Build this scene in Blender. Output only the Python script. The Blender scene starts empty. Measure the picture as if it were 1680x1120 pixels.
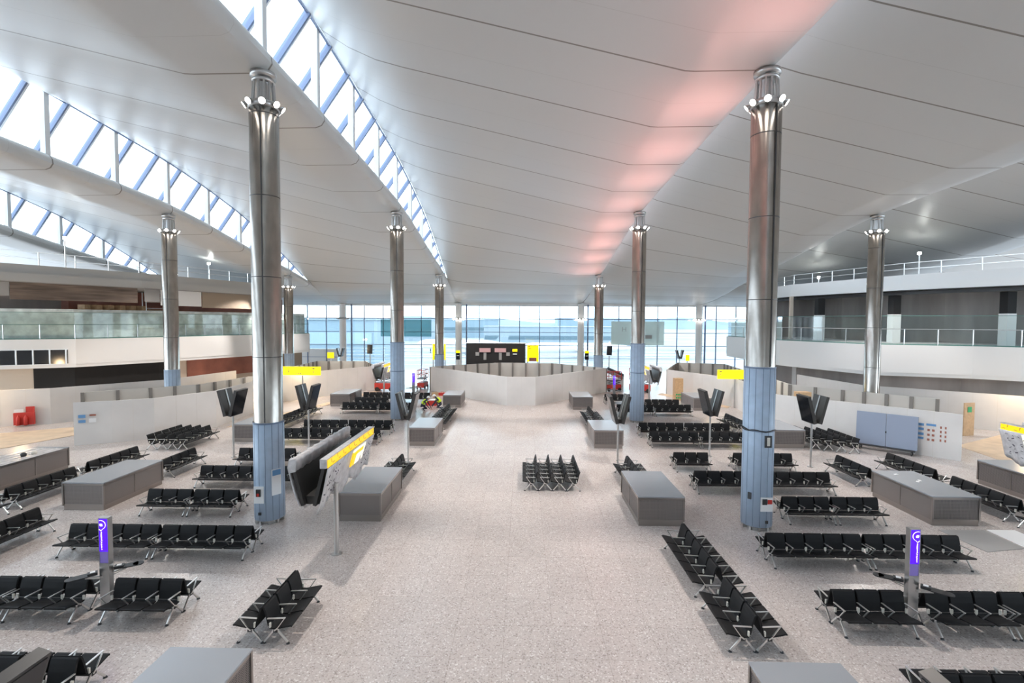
import bpy, math, random
from mathutils import Vector, Matrix
random.seed(7)
sc = bpy.context.scene
COL = sc.collection
R = math.radians
PI = math.pi

# ------------------------------------------------------------------ camera
cam_d = bpy.data.cameras.new('camera')
cam_d.sensor_width = 36.0
cam_d.lens = 803.28 / 1680 * 36
cam_d.clip_start = 0.1
cam_d.clip_end = 3000
cam = bpy.data.objects.new('camera', cam_d)
COL.objects.link(cam)
YAW, PIT, ROL = 0.0208, 0.0405, 0.0048
cam.matrix_world = (Matrix.Translation((0.394, 0, 7.443)) @ Matrix.Rotation(YAW, 4, 'Z')
                    @ Matrix.Rotation(PI / 2 - PIT, 4, 'X') @ Matrix.Rotation(ROL, 4, 'Z'))
sc.camera = cam

# ------------------------------------------------------------------ sky and exposure
w = bpy.data.worlds.new('overcast_sky')
sc.world = w
w.use_nodes = True
nt = w.node_tree
nt.nodes.clear()
out = nt.nodes.new('ShaderNodeOutputWorld')
bg = nt.nodes.new('ShaderNodeBackground')
tc = nt.nodes.new('ShaderNodeTexCoord')
sep = nt.nodes.new('ShaderNodeSeparateXYZ')
ramp = nt.nodes.new('ShaderNodeValToRGB')
ramp.color_ramp.elements[0].position = 0.0
ramp.color_ramp.elements[0].color = (0.72, 0.87, 1.0, 1)
ramp.color_ramp.elements[1].position = 0.5
ramp.color_ramp.elements[1].color = (0.76, 0.89, 1.0, 1)
nt.links.new(tc.outputs['Generated'], sep.inputs[0])
nt.links.new(sep.outputs['Z'], ramp.inputs[0])
nt.links.new(ramp.outputs[0], bg.inputs[0])
bg.inputs[1].default_value = 4.0
nt.links.new(bg.outputs[0], out.inputs[0])

vs = sc.view_settings
vs.view_transform = 'Standard'
vs.look = 'None'
vs.exposure = 0.35
vs.gamma = 1
vs.use_curve_mapping = False
sc.cycles.use_denoising = True
sc.cycles.max_bounces = 10
sc.cycles.diffuse_bounces = 5
sc.cycles.transparent_max_bounces = 16
sc.cycles.sample_clamp_indirect = 6

# ------------------------------------------------------------------ materials
MATS = {}


def mat(name, col, rough=0.5, metal=0.0, emit=None, es=0.0, spec=None, coat=0.0, bump=0.0, bscale=20.0, vary=0.0, vscale=5.0, stretch=None):
    if name in MATS:
        return MATS[name]
    m = bpy.data.materials.new(name)
    m.use_nodes = True
    t = m.node_tree
    b = t.nodes['Principled BSDF']
    b.inputs['Base Color'].default_value = (*col, 1)
    b.inputs['Roughness'].default_value = rough
    b.inputs['Metallic'].default_value = metal
    if spec is not None:
        b.inputs['Specular IOR Level'].default_value = spec
    if coat:
        b.inputs['Coat Weight'].default_value = coat
        b.inputs['Coat Roughness'].default_value = 0.15
    if emit:
        b.inputs['Emission Color'].default_value = (*emit, 1)
        b.inputs['Emission Strength'].default_value = es
    if vary or bump:
        co = t.nodes.new('ShaderNodeTexCoord')
        mp = t.nodes.new('ShaderNodeMapping')
        if stretch:
            mp.inputs['Scale'].default_value = stretch
        t.links.new(co.outputs['Object'], mp.inputs[0])
        if vary:
            n = t.nodes.new('ShaderNodeTexNoise')
            n.inputs['Scale'].default_value = vscale
            n.inputs['Detail'].default_value = 4
            t.links.new(mp.outputs[0], n.inputs['Vector'])
            rp = t.nodes.new('ShaderNodeValToRGB')
            rp.color_ramp.elements[0].position = 0.3
            rp.color_ramp.elements[1].position = 0.7
            rp.color_ramp.elements[0].color = (*[c * (1 - vary) for c in col], 1)
            rp.color_ramp.elements[1].color = (*[min(1, c * (1 + vary)) for c in col], 1)
            t.links.new(n.outputs['Fac'], rp.inputs[0])
            t.links.new(rp.outputs[0], b.inputs['Base Color'])
        if bump:
            n2 = t.nodes.new('ShaderNodeTexNoise')
            n2.inputs['Scale'].default_value = bscale
            t.links.new(mp.outputs[0], n2.inputs['Vector'])
            bp = t.nodes.new('ShaderNodeBump')
            bp.inputs['Strength'].default_value = bump
            bp.inputs['Distance'].default_value = 0.02
            t.links.new(n2.outputs['Fac'], bp.inputs['Height'])
            t.links.new(bp.outputs[0], b.inputs['Normal'])
    MATS[name] = m
    return m


def glass(name, tint, refl=0.08, haze=None, hz=0.0):
    if name in MATS:
        return MATS[name]
    m = bpy.data.materials.new(name)
    m.use_nodes = True
    t = m.node_tree
    t.nodes.clear()
    o = t.nodes.new('ShaderNodeOutputMaterial')
    tr = t.nodes.new('ShaderNodeBsdfTransparent')
    tr.inputs[0].default_value = (*tint, 1)
    gl = t.nodes.new('ShaderNodeBsdfGlossy')
    gl.inputs['Roughness'].default_value = 0.03
    mx = t.nodes.new('ShaderNodeMixShader')
    lw = t.nodes.new('ShaderNodeFresnel')
    lw.inputs[0].default_value = 1.45
    ad = t.nodes.new('ShaderNodeMath')
    ad.operation = 'MULTIPLY'
    ad.inputs[1].default_value = refl / 0.04
    ad.use_clamp = True
    t.links.new(lw.outputs[0], ad.inputs[0])
    t.links.new(ad.outputs[0], mx.inputs[0])
    t.links.new(tr.outputs[0], mx.inputs[1])
    t.links.new(gl.outputs[0], mx.inputs[2])
    last = mx
    if haze:
        df = t.nodes.new('ShaderNodeBsdfDiffuse')
        df.inputs[0].default_value = (*haze, 1)
        m2 = t.nodes.new('ShaderNodeMixShader')
        m2.inputs[0].default_value = hz
        t.links.new(mx.outputs[0], m2.inputs[1])
        t.links.new(df.outputs[0], m2.inputs[2])
        last = m2
    t.links.new(last.outputs[0], o.inputs[0])
    MATS[name] = m
    return m


def floor_mat():
    m = bpy.data.materials.new('terrazzo_floor')
    m.use_nodes = True
    t = m.node_tree
    b = t.nodes['Principled BSDF']
    co = t.nodes.new('ShaderNodeTexCoord')
    v = t.nodes.new('ShaderNodeTexVoronoi')
    v.inputs['Scale'].default_value = 34
    t.links.new(co.outputs['Object'], v.inputs['Vector'])
    rp = t.nodes.new('ShaderNodeValToRGB')
    cr = rp.color_ramp
    cr.interpolation = 'CONSTANT'
    cr.elements[0].color = (0.40, 0.345, 0.32, 1)
    cr.elements[0].position = 0
    cr.elements[1].color = (0.56, 0.50, 0.47, 1)
    cr.elements[1].position = 0.10
    for p, c in ((0.45, (0.60, 0.535, 0.505, 1)), (0.75, (0.52, 0.46, 0.43, 1)), (0.93, (0.74, 0.70, 0.67, 1))):
        e = cr.elements.new(p)
        e.color = c
    sp = t.nodes.new('ShaderNodeSeparateColor')
    t.links.new(v.outputs['Color'], sp.inputs[0])
    t.links.new(sp.outputs[0], rp.inputs[0])
    br = t.nodes.new('ShaderNodeTexBrick')
    br.offset = 0.0
    br.inputs['Scale'].default_value = 1.0
    br.inputs['Brick Width'].default_value = 1.172
    br.inputs['Row Height'].default_value = 1.172
    br.inputs['Mortar Size'].default_value = 0.006
    br.inputs['Mortar Smooth'].default_value = 0.0
    br.inputs['Color1'].default_value = (1, 1, 1, 1)
    br.inputs['Color2'].default_value = (0.93, 0.93, 0.93, 1)
    br.inputs['Mortar'].default_value = (0.76, 0.74, 0.72, 1)
    t.links.new(co.outputs['Object'], br.inputs['Vector'])
    n = t.nodes.new('ShaderNodeTexNoise')
    n.inputs['Scale'].default_value = 0.35
    n.inputs['Detail'].default_value = 3
    t.links.new(co.outputs['Object'], n.inputs['Vector'])
    mr = t.nodes.new('ShaderNodeMapRange')
    mr.inputs['To Min'].default_value = 0.9
    mr.inputs['To Max'].default_value = 1.1
    t.links.new(n.outputs['Fac'], mr.inputs['Value'])
    mu = t.nodes.new('ShaderNodeMix')
    mu.data_type = 'RGBA'
    mu.blend_type = 'MULTIPLY'
    mu.inputs[0].default_value = 1
    t.links.new(rp.outputs[0], mu.inputs[6])
    t.links.new(br.outputs['Color'], mu.inputs[7])
    mu2 = t.nodes.new('ShaderNodeMix')
    mu2.data_type = 'RGBA'
    mu2.blend_type = 'MULTIPLY'
    mu2.inputs[0].default_value = 1
    t.links.new(mu.outputs[2], mu2.inputs[6])
    t.links.new(mr.outputs[0], mu2.inputs[7])
    t.links.new(mu2.outputs[2], b.inputs['Base Color'])
    b.inputs['Roughness'].default_value = 0.25
    b.inputs['Specular IOR Level'].default_value = 0.55
    return m


def ceiling_mat():
    m = bpy.data.materials.new('satin_white_roof_panels')
    m.use_nodes = True
    t = m.node_tree
    b = t.nodes['Principled BSDF']
    co = t.nodes.new('ShaderNodeTexCoord')
    sp = t.nodes.new('ShaderNodeSeparateXYZ')
    t.links.new(co.outputs['Object'], sp.inputs[0])

    def line(period, off, width):
        a = t.nodes.new('ShaderNodeMath')
        a.operation = 'SUBTRACT'
        a.inputs[1].default_value = off
        t.links.new(sp.outputs['Y'], a.inputs[0])
        f = t.nodes.new('ShaderNodeMath')
        f.operation = 'PINGPONG'
        f.inputs[1].default_value = period / 2
        t.links.new(a.outputs[0], f.inputs[0])
        l = t.nodes.new('ShaderNodeMath')
        l.operation = 'LESS_THAN'
        l.inputs[1].default_value = width / 2
        t.links.new(f.outputs[0], l.inputs[0])
        return l
    l1 = line(4.69, 17.85, 0.085)
    l2 = line(2.345, 17.85, 0.02)
    s1 = t.nodes.new('ShaderNodeMath')
    s1.operation = 'MULTIPLY'
    s1.inputs[1].default_value = 0.25
    t.links.new(l2.outputs[0], s1.inputs[0])
    mxx = t.nodes.new('ShaderNodeMath')
    mxx.operation = 'MAXIMUM'
    t.links.new(l1.outputs[0], mxx.inputs[0])
    t.links.new(s1.outputs[0], mxx.inputs[1])
    mix = t.nodes.new('ShaderNodeMix')
    mix.data_type = 'RGBA'
    mix.inputs[6].default_value = (0.585, 0.585, 0.575, 1)
    mix.inputs[7].default_value = (0.22, 0.20, 0.18, 1)
    t.links.new(mxx.outputs[0], mix.inputs[0])
    t.links.new(mix.outputs[2], b.inputs['Base Color'])
    b.inputs['Roughness'].default_value = 0.36
    b.inputs['Specular IOR Level'].default_value = 0.5
    return m


M_FLOOR = floor_mat()
M_CEIL = ceiling_mat()
M_STEEL = mat('brushed_stainless_steel', (0.40, 0.37, 0.335), 0.26, 1.0, bump=0.5, bscale=2.6, vary=0.16, vscale=2.5, stretch=(1, 1, 0.45))
M_STEEL2 = mat('dull_steel', (0.55, 0.54, 0.53), 0.35, 1.0)
M_CHROME = mat('polished_aluminium', (0.78, 0.77, 0.75), 0.3, 0.85)
M_FILM = mat('blue_protective_film', (0.40, 0.50, 0.63), 0.4, 0.0, vary=0.06, vscale=3)
M_FILMLINE = mat('dark_tape_line', (0.16, 0.21, 0.30), 0.5)
M_DARK = mat('dark_metal', (0.04, 0.04, 0.042), 0.45)
M_BLACK = mat('black_leather', (0.010, 0.010, 0.011), 0.6, spec=0.25)
M_BLACKP = mat('black_plastic', (0.02, 0.02, 0.022), 0.35)
M_SEATGREY = mat('cream_bracket', (0.7, 0.67, 0.6), 0.4)
M_WHITE = mat('white_paint', (0.78, 0.77, 0.755), 0.5)
M_WHITEM = mat('white_metal_post', (0.80, 0.83, 0.85), 0.4)
M_HOARD = mat('white_hoarding_board', (0.66, 0.64, 0.62), 0.55, vary=0.04, vscale=0.8)
M_HOARDIN = mat('hoarding_back_board', (0.60, 0.57, 0.52), 0.6)
M_STUD = mat('hoarding_stud', (0.24, 0.22, 0.20), 0.6)
M_ISTOP = mat('grey_counter_top', (0.36, 0.375, 0.40), 0.25, 0.2)
M_ISPLINTH = mat('steel_plinth', (0.33, 0.30, 0.28), 0.3, 0.9)
M_MONB = mat('monitor_casing', (0.05, 0.047, 0.045), 0.4, 0.3)
M_SCREEN = mat('dark_screen_glass', (0.012, 0.013, 0.016), 0.12)
M_YEL = mat('lit_yellow_sign', (0.9, 0.72, 0.0), 0.4, emit=(1.0, 0.78, 0.0), es=0.75)
M_YEL2 = mat('backlit_yellow_header', (0.7, 0.45, 0.01), 0.4, emit=(1.0, 0.58, 0.0), es=0.68)
M_YELPAPER = mat('backlit_white_list', (0.95, 0.92, 0.8), 0.5, emit=(1.0, 0.95, 0.75), es=0.6)
M_PURPLE = mat('purple_lightbox', (0.06, 0.01, 0.6), 0.4, emit=(0.085, 0.0, 1.0), es=0.9)
M_PURTXT = mat('lit_white_lettering', (0.9, 0.85, 1.0), 0.4, emit=(0.9, 0.75, 1.0), es=1.6)
M_PURDIM = mat('lilac_translucent_panel', (0.22, 0.18, 0.45), 0.3, emit=(0.3, 0.2, 0.8), es=0.12)
M_SHEET = mat('milky_plastic_sheet', (0.56, 0.54, 0.545), 0.28, vary=0.22, vscale=5, bump=0.5, bscale=7)
M_INK = mat('dark_ink', (0.07, 0.06, 0.08), 0.6)
M_RED = mat('red_paint', (0.55, 0.04, 0.03), 0.45)
M_PLY = mat('plywood', (0.55, 0.36, 0.2), 0.6, vary=0.12, vscale=6)
M_GREEN = mat('green_sign', (0.02, 0.35, 0.12), 0.5)
M_WOODDK = mat('rough_brown_boards', (0.155, 0.115, 0.09), 0.7, vary=0.45, vscale=1.2, stretch=(0.35, 0.35, 4))
M_BROWNB = mat('brown_board', (0.30, 0.235, 0.175), 0.7)
M_GYPS = mat('grey_gypsum_board', (0.32, 0.31, 0.30), 0.7)
M_CONC = mat('bare_concrete', (0.78, 0.80, 0.78), 0.7, vary=0.22, vscale=1.6)
M_CONCD = mat('dark_concrete', (0.33, 0.30, 0.285), 0.8, vary=0.2, vscale=0.8, stretch=(1, 1, 0.15))
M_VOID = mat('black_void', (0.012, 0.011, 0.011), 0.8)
M_REDPAN = mat('red_brown_panels', (0.33, 0.12, 0.08), 0.45, vary=0.25, vscale=0.6)
M_FASC = mat('white_fascia', (0.74, 0.73, 0.72), 0.5)
M_PARL = mat('grey_left_parapet', (0.40, 0.395, 0.38), 0.6)  # darker grey, used on the left parapet only
M_BEIGE = mat('beige_wall', (0.62, 0.52, 0.42), 0.6)
M_CARD = mat('floor_protection_board', (0.62, 0.47, 0.33), 0.7, vary=0.12, vscale=1.5)
M_BLUEB = mat('blue_grey_board', (0.27, 0.32, 0.42), 0.5)
M_BLUE = mat('blue_notice', (0.13, 0.3, 0.55), 0.5)
M_PAPER = mat('white_paper', (0.8, 0.8, 0.8), 0.6)
M_HIVIS = mat('hi_vis_yellow', (0.65, 0.85, 0.04), 0.7)
M_NAVY = mat('dark_navy_cloth', (0.03, 0.035, 0.06), 0.8)
M_SKIN = mat('skin', (0.55, 0.33, 0.24), 0.6)
M_RAFTER = mat('blue_grey_rafter', (0.17, 0.22, 0.35), 0.4)
M_LAMP = mat('lit_lamp_glass', (1, 1, 1), 0.3, emit=(1.0, 0.93, 0.86), es=14)
M_BULB = mat('work_light', (1, 1, 1), 0.3, emit=(0.95, 1.0, 0.95), es=60)
M_TEAL = mat('green_glass_edge', (0.10, 0.22, 0.19), 0.3)
G_WIN = glass('window_glass', (0.93, 0.97, 0.98), 0.045)
G_ROOF = glass('rooflight_glass', (0.95, 0.97, 1.0), 0.045)
G_BAL = glass('balustrade_glass', (0.92, 0.965, 0.955), 0.03)
G_TEMP = glass('sheet_over_window', (0.85, 0.9, 0.86), 0.05, haze=(0.8, 0.86, 0.82), hz=0.6)
G_TEAL = glass('teal_film', (0.45, 0.62, 0.62), 0.05)


def perf_mat():
    m = bpy.data.materials.new('perforated_steel')
    m.use_nodes = True
    t = m.node_tree
    b = t.nodes['Principled BSDF']
    co = t.nodes.new('ShaderNodeTexCoord')
    v = t.nodes.new('ShaderNodeTexVoronoi')
    v.inputs['Scale'].default_value = 22
    v.inputs['Randomness'].default_value = 0
    t.links.new(co.outputs['Object'], v.inputs['Vector'])
    rp = t.nodes.new('ShaderNodeValToRGB')
    rp.color_ramp.elements[0].color = (0.05, 0.045, 0.045, 1)
    rp.color_ramp.elements[0].position = 0.33
    rp.color_ramp.elements[1].color = (0.25, 0.225, 0.215, 1)
    rp.color_ramp.elements[1].position = 0.4
    t.links.new(v.outputs['Distance'], rp.inputs[0])
    t.links.new(rp.outputs[0], b.inputs['Base Color'])
    b.inputs['Metallic'].default_value = 0.6
    b.inputs['Roughness'].default_value = 0.42
    return m


M_PERF = perf_mat()


# ------------------------------------------------------------------ mesh helpers
class MB:
    """collects shapes and links them as one mesh object"""

    def __init__(s):
        s.v, s.f, s.mi, s.sm = [], [], [], []
        s.k, s.smooth = 0, False

    def add(s, vs, fs):
        o = len(s.v)
        s.v += [tuple(p) for p in vs]
        for f in fs:
            s.f.append(tuple(i + o for i in f))
            s.mi.append(s.k)
            s.sm.append(s.smooth)
        return s

    def box(s, c, d, rz=0.0, rx=0.0, ry=0.0):
        hx, hy, hz = d[0] / 2, d[1] / 2, d[2] / 2
        m = Matrix.Translation(c) @ Matrix.Rotation(rz, 4, 'Z') @ Matrix.Rotation(ry, 4, 'Y') @ Matrix.Rotation(rx, 4, 'X')
        vs = [m @ Vector((x * hx, y * hy, z * hz)) for z in (-1, 1) for y in (-1, 1) for x in (-1, 1)]
        return s.add(vs, [(0, 2, 3, 1), (4, 5, 7, 6), (0, 1, 5, 4), (2, 6, 7, 3), (0, 4, 6, 2), (1, 3, 7, 5)])

    def bbox(s, x0, x1, y0, y1, z0, z1):
        return s.box(((x0 + x1) / 2, (y0 + y1) / 2, (z0 + z1) / 2), (x1 - x0, y1 - y0, z1 - z0))

    def bar(s, a, b, w, h=None, up=(0, 0, 1)):
        """rectangular bar between two points"""
        a, b = Vector(a), Vector(b)
        h = w if h is None else h
        d = (b - a).normalized()
        u = Vector(up)
        if abs(d.dot(u)) > 0.98:
            u = Vector((1, 0, 0))
        x = d.cross(u).normalized()
        z = x.cross(d).normalized()
        vs = []
        for p in (a, b):
            for sx, sz in ((-1, -1), (1, -1), (1, 1), (-1, 1)):
                vs.append(p + x * (sx * w / 2) + z * (sz * h / 2))
        return s.add(vs, [(0, 1, 2, 3), (7, 6, 5, 4), (0, 4, 5, 1), (1, 5, 6, 2), (2, 6, 7, 3), (3, 7, 4, 0)])

    def tube(s, a, b, r, r2=None, n=12, cap=True):
        a, b = Vector(a), Vector(b)
        r2 = r if r2 is None else r2
        d = (b - a).normalized()
        u = Vector((1, 0, 0)) if abs(d.z) > 0.9 else Vector((0, 0, 1))
        x = d.cross(u).normalized()
        y = d.cross(x).normalized()
        vs = []
        for p, q in ((a, r), (b, r2)):
            for i in range(n):
                t = 2 * PI * i / n
                vs.append(p + x * (q * math.cos(t)) + y * (q * math.sin(t)))
        sm = s.smooth
        s.smooth = True
        s.add(vs, [(i, (i + 1) % n, n + (i + 1) % n, n + i) for i in range(n)])
        s.smooth = sm
        if cap:
            s.add(vs[:n], [tuple(range(n - 1, -1, -1))])
            s.add(vs[n:], [tuple(range(n))])
        return s

    def lathe(s, prof, n=24, c=(0, 0, 0)):
        vs = []
        for r, z in prof:
            for i in range(n):
                t = 2 * PI * i / n
                vs.append((c[0] + r * math.cos(t), c[1] + r * math.sin(t), c[2] + z))
        fs = []
        for j in range(len(prof) - 1):
            for i in range(n):
                fs.append((j * n + i, j * n + (i + 1) % n, (j + 1) * n + (i + 1) % n, (j + 1) * n + i))
        sm = s.smooth
        s.smooth = True
        s.add(vs, fs)
        s.smooth = sm
        return s

    def prism(s, pts, z0, z1):
        n = len(pts)
        ar = sum(pts[i][0] * pts[(i + 1) % n][1] - pts[(i + 1) % n][0] * pts[i][1] for i in range(n))
        if ar < 0:
            pts = pts[::-1]
        vs = [(x, y, z0) for x, y in pts] + [(x, y, z1) for x, y in pts]
        fs = [tuple(range(n - 1, -1, -1)), tuple(range(n, 2 * n))]
        fs += [(i, (i + 1) % n, n + (i + 1) % n, n + i) for i in range(n)]
        return s.add(vs, fs)

    def profx(s, pts, x0, x1):
        """closed (y,z) outline extruded along x"""
        n = len(pts)
        vs = [(x0, y, z) for y, z in pts] + [(x1, y, z) for y, z in pts]
        fs = [tuple(range(n)), tuple(range(2 * n - 1, n - 1, -1))]
        fs += [(i, n + i, n + (i + 1) % n, (i + 1) % n) for i in range(n)]
        return s.add(vs, fs)

    def wall(s, poly, z0, z1, th):
        """upright wall of thickness th following a floor polyline"""
        L = []
        for i, p in enumerate(poly):
            p = Vector(p)
            a = Vector(poly[i - 1]) if i else None
            b = Vector(poly[i + 1]) if i < len(poly) - 1 else None
            d1 = (p - a).normalized() if a else None
            d2 = (b - p).normalized() if b else None
            d = ((d1 or d2) + (d2 or d1)).normalized()
            n = Vector((-d.y, d.x))
            k = 1.0 / max(0.5, n.dot(Vector((-(d1 or d2).y, (d1 or d2).x))))
            L.append((p + n * th / 2 * k, p - n * th / 2 * k))
        vs = []
        for a, b in L:
            vs += [(a.x, a.y, z0), (b.x, b.y, z0), (b.x, b.y, z1), (a.x, a.y, z1)]
        fs = []
        for i in range(len(poly) - 1):
            o = i * 4
            for j in range(4):
                fs.append((o + j, o + (j + 1) % 4, o + 4 + (j + 1) % 4, o + 4 + j))
        fs.append((3, 2, 1, 0))
        o = (len(poly) - 1) * 4
        fs.append((o, o + 1, o + 2, o + 3))
        return s.add(vs, fs)

    def build(s, name, mats, parent=None, loc=None, **kw):
        me = bpy.data.meshes.new(name)
        me.from_pydata(s.v, [], s.f)
        if not isinstance(mats, (list, tuple)):
            mats = [mats]
        for m in mats:
            me.materials.append(m)
        for p, k, q in zip(me.polygons, s.mi, s.sm):
            p.material_index = k
            p.use_smooth = q
        me.update()
        o = bpy.data.objects.new(name, me)
        COL.objects.link(o)
        if parent:
            o.parent = parent
        if loc:
            o.location = loc
        for k, v in kw.items():
            o[k] = v
        return o


def tag(o, label, cat, group=None):
    o['label'] = label
    o['category'] = cat
    if group:
        o['group'] = group
    return o


def empty(name, loc, rz=0.0, label=None, cat=None, group=None):
    o = bpy.data.objects.new(name, None)
    o.empty_display_size = 0.2
    COL.objects.link(o)
    o.location = loc
    o.rotation_euler = (0, 0, rz)
    if label:
        tag(o, label, cat, group)
    return o


def copy_tree(o, parent=None):
    c = o.copy()
    COL.objects.link(c)
    c.parent = parent
    for ch in list(o.children):
        copy_tree(ch, c)
    return c


def text(name, body, size, mt, parent, loc, rot, ext=0.002, align='CENTER'):
    cu = bpy.data.curves.new(name, 'FONT')
    cu.body = body
    cu.size = size
    cu.extrude = ext
    cu.align_x = align
    cu.align_y = 'CENTER'
    cu.materials.append(mt)
    tmp = bpy.data.objects.new('tmp', cu)
    COL.objects.link(tmp)
    bpy.context.view_layer.update()
    me = bpy.data.meshes.new_from_object(tmp.evaluated_get(bpy.context.evaluated_depsgraph_get()))
    bpy.data.objects.remove(tmp)
    me.name = name
    o = bpy.data.objects.new(name, me)
    COL.objects.link(o)
    o.parent = parent
    o.location = loc
    o.rotation_euler = rot
    return o


def marks(boxes, mt, parent, yy):
    q = MB()
    for (x, z, w_, h_) in boxes:
        q.box((x, yy, z), (w_, 0.006, h_))
    return q.build('lettering', mt, parent)


def interp(tab, y):
    if y <= tab[0][0]:
        return tab[0][1]
    for (a, b), (c, d) in zip(tab, tab[1:]):
        if y <= c:
            t = (y - a) / (c - a)
            return b + (d - b) * t
    return tab[-1][1]


def smooth_tab(tab, y):
    return (interp(tab, y - 1.6) + interp(tab, y - 0.8) + interp(tab, y) + interp(tab, y + 0.8) + interp(tab, y + 1.6)) / 5


# ------------------------------------------------------------------ floor and ground
MB().bbox(-75, 75, -20, 73.4, -0.5, 0).build('floor', M_FLOOR, kind='structure')

# ------------------------------------------------------------------ roof: saw-tooth bays
ZL = [(-10, 15.6), (4, 16.1), (13.5, 16.4), (17.85, 16.36), (22.5, 16.25), (27.2, 16.05), (31.9, 15.84), (36.6, 15.58), (41, 15.0),
      (45, 14.3), (50, 13.5), (55.4, 12.7), (60, 11.9), (64, 11.1), (68, 10.5), (73.4, 10.15), (76, 10.1)]
RISE = [(-10, 3.6), (8, 4.1), (17.85, 4.3), (22.5, 4.4), (27.2, 4.25), (31.9, 4.06), (36.6, 3.87), (41.3, 3.7), (46, 3.5),
        (50, 2.9), (55, 1.8), (60, 0.7), (63.5, 0.05), (80, 0.0)]
EDGES = [-60.9, -43.5, -26.24, -9.0, 9.0, 26.24, 43.5, 60.9]


def zdrop(x):
    return -0.00075 * max(0, abs(x) - 9) ** 2 if abs(x) < 27 else -0.22 - 0.012 * (abs(x) - 26.24)


def zlow(x, y):
    return smooth_tab(ZL, y) + zdrop(x)


def zrise(y):
    return max(0.0, smooth_tab(RISE, y))


Y_SEAM0, SEAM = 17.85, 4.69
ys = []
y = Y_SEAM0 - SEAM * 8
while y < 73.9:
    ys.append(y)
    y += SEAM / 8
ys.append(73.9)


def bow(y):
    t = ((y - Y_SEAM0) / SEAM) % 1.0
    return 0.055 * (1 - (2 * t - 1) ** 2)


for bi in range(len(EDGES) - 1):
    xl, xr = EDGES[bi] + 0.2, EDGES[bi + 1]
    span = xr - xl
    mb = MB()
    mb.smooth = True
    rows = []
    for y in ys:
        zl, r = zlow(xr, y), zrise(y)
        zl0 = zl
        # the high side must meet the neighbour's low edge where the wave closes
        lowL = zlow(EDGES[bi], y)
        pts = []
        bw = bow(y)
        kink = xr - 2.9
        N = 12
        top = lowL + r
        slope_z = zl + min(0.24 * (kink - xl), max(0.0, r - 0.35)) + (lowL - zl) * (1 if r < 0.6 else 0)
        for i in range(N + 1):
            t = i / N
            x = xl + (kink - xl) * t
            z = slope_z + (zl - slope_z) * t
            e = max(0.0, 1 - t / 0.22)
            z += (top - slope_z) * e * e
            pts.append((x, z - bw * (1 if 0 < i else 0.3)))
        pts[-1] = (kink, zl - bw * 0.9)
        pts.append((kink + 0.35, zl - bw * 0.9 - 0.02))
        pts.append((xr - 0.7, zl - bw * 0.8))
        pts.append((xr - 0.1, zl - bw * 0.6))
        pts.append((xr + 0.18, zl + 0.10 - bw * 0.5))
        pts.append((xr + 0.33, zl + 0.32))
        pts.append((xr + 0.30, zl + 0.58))
        pts.append((xr + 0.12, zl + 0.80))
        pts.append((kink, zl + 0.8))
        pts.append((xl + 2.6, slope_z + (zl - slope_z) * 0.17 + 0.75))
        pts.append((xl, top + 0.55))
        rows.append([(x, y, z) for x, z in pts])
    n = len(rows[0])
    vs = [p for r_ in rows for p in r_]
    fs = []
    for j in range(len(rows) - 1):
        for i in range(n):
            a, b = j * n + i, j * n + (i + 1) % n
            fs.append((a, a + n, b + n, b))
    mb.add(vs, fs)
    mb.smooth = False
    mb.add(rows[0], [tuple(range(n))])
    mb.add(rows[-1], [tuple(range(n - 1, -1, -1))])
    o = mb.build('ceiling', M_CEIL, kind='structure')
    md = o.modifiers.new('edge', 'EDGE_SPLIT')
    md.split_angle = R(38)

# rooflights between the bays
for wi, xe in enumerate(EDGES[1:-1]):
    root = empty('window_%d' % (wi + 1), (0, 0, 0))
    root['kind'] = 'structure'
    g = MB()
    lo, hi, yy = [], [], []
    for y in ys:
        r = zrise(y)
        zl = zlow(xe, y)
        if r < 0.86:
            continue
        d = (r - 0.8) / 1.5
        yy.append(y)
        lo.append((xe - d, y, zl + 0.82))
        hi.append((xe + 0.1, y, zl + r + 0.06))
    vs = lo + hi
    m_ = len(lo)
    g.add(vs, [(i, i + 1, m_ + i + 1, m_ + i) for i in range(m_ - 1)])
    g.build('pane', G_ROOF, root)
    k = -14
    while True:
        y = Y_SEAM0 + SEAM * (k * 0.5 + 0.25)
        k += 1
        if y > 60:
            break
        if y < -19:
            continue
        r = zrise(y)
        if r < 1.0:
            continue
        zl = zlow(xe, y)
        d = (r - 0.8) / 1.5
        b = MB()
        b.k = 0
        a0, a1 = (xe - d, y, zl + 0.80), (xe + 0.12, y, zl + r + 0.02)
        b.bar(a0, a1, 0.10, 0.30)
        b.k = 1
        b.bar((a0[0], y + 0.13, a0[2] - .05), (a1[0], y + 0.13, a1[2] - .05), 0.14, 0.16)
        b.build('rafter', [M_RAFTER, M_WHITEM], root)
    for k in range(-8, 10):
        y = Y_SEAM0 + SEAM * k
        r = zrise(y)
        if r < 1.0:
            continue
        zl = zlow(xe, y)
        MB().bbox(xe - 0.22, xe + 0.08, y - 0.15, y + 0.15, zl + 0.72, zl + r + 0.05).build('post', M_WHITEM, root)
    b = MB()
    for a, c in zip(ys, ys[1:]):
        if zrise(c) < 0.9:
            continue
        p, q = (xe + 0.10, a, zlow(xe, a) + zrise(a) + 0.02), (xe + 0.10, c, zlow(xe, c) + zrise(c) + 0.02)
        b.bar(p, q, 0.08, 0.12)
    b.build('head_rail', M_RAFTER, root)


MB().bbox(-61, 61, -20.2, -19.8, 0, 15.8).build('wall_behind_camera', M_WHITE, kind='structure')  # unseen, added to keep sky light from coming in behind the camera

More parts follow.
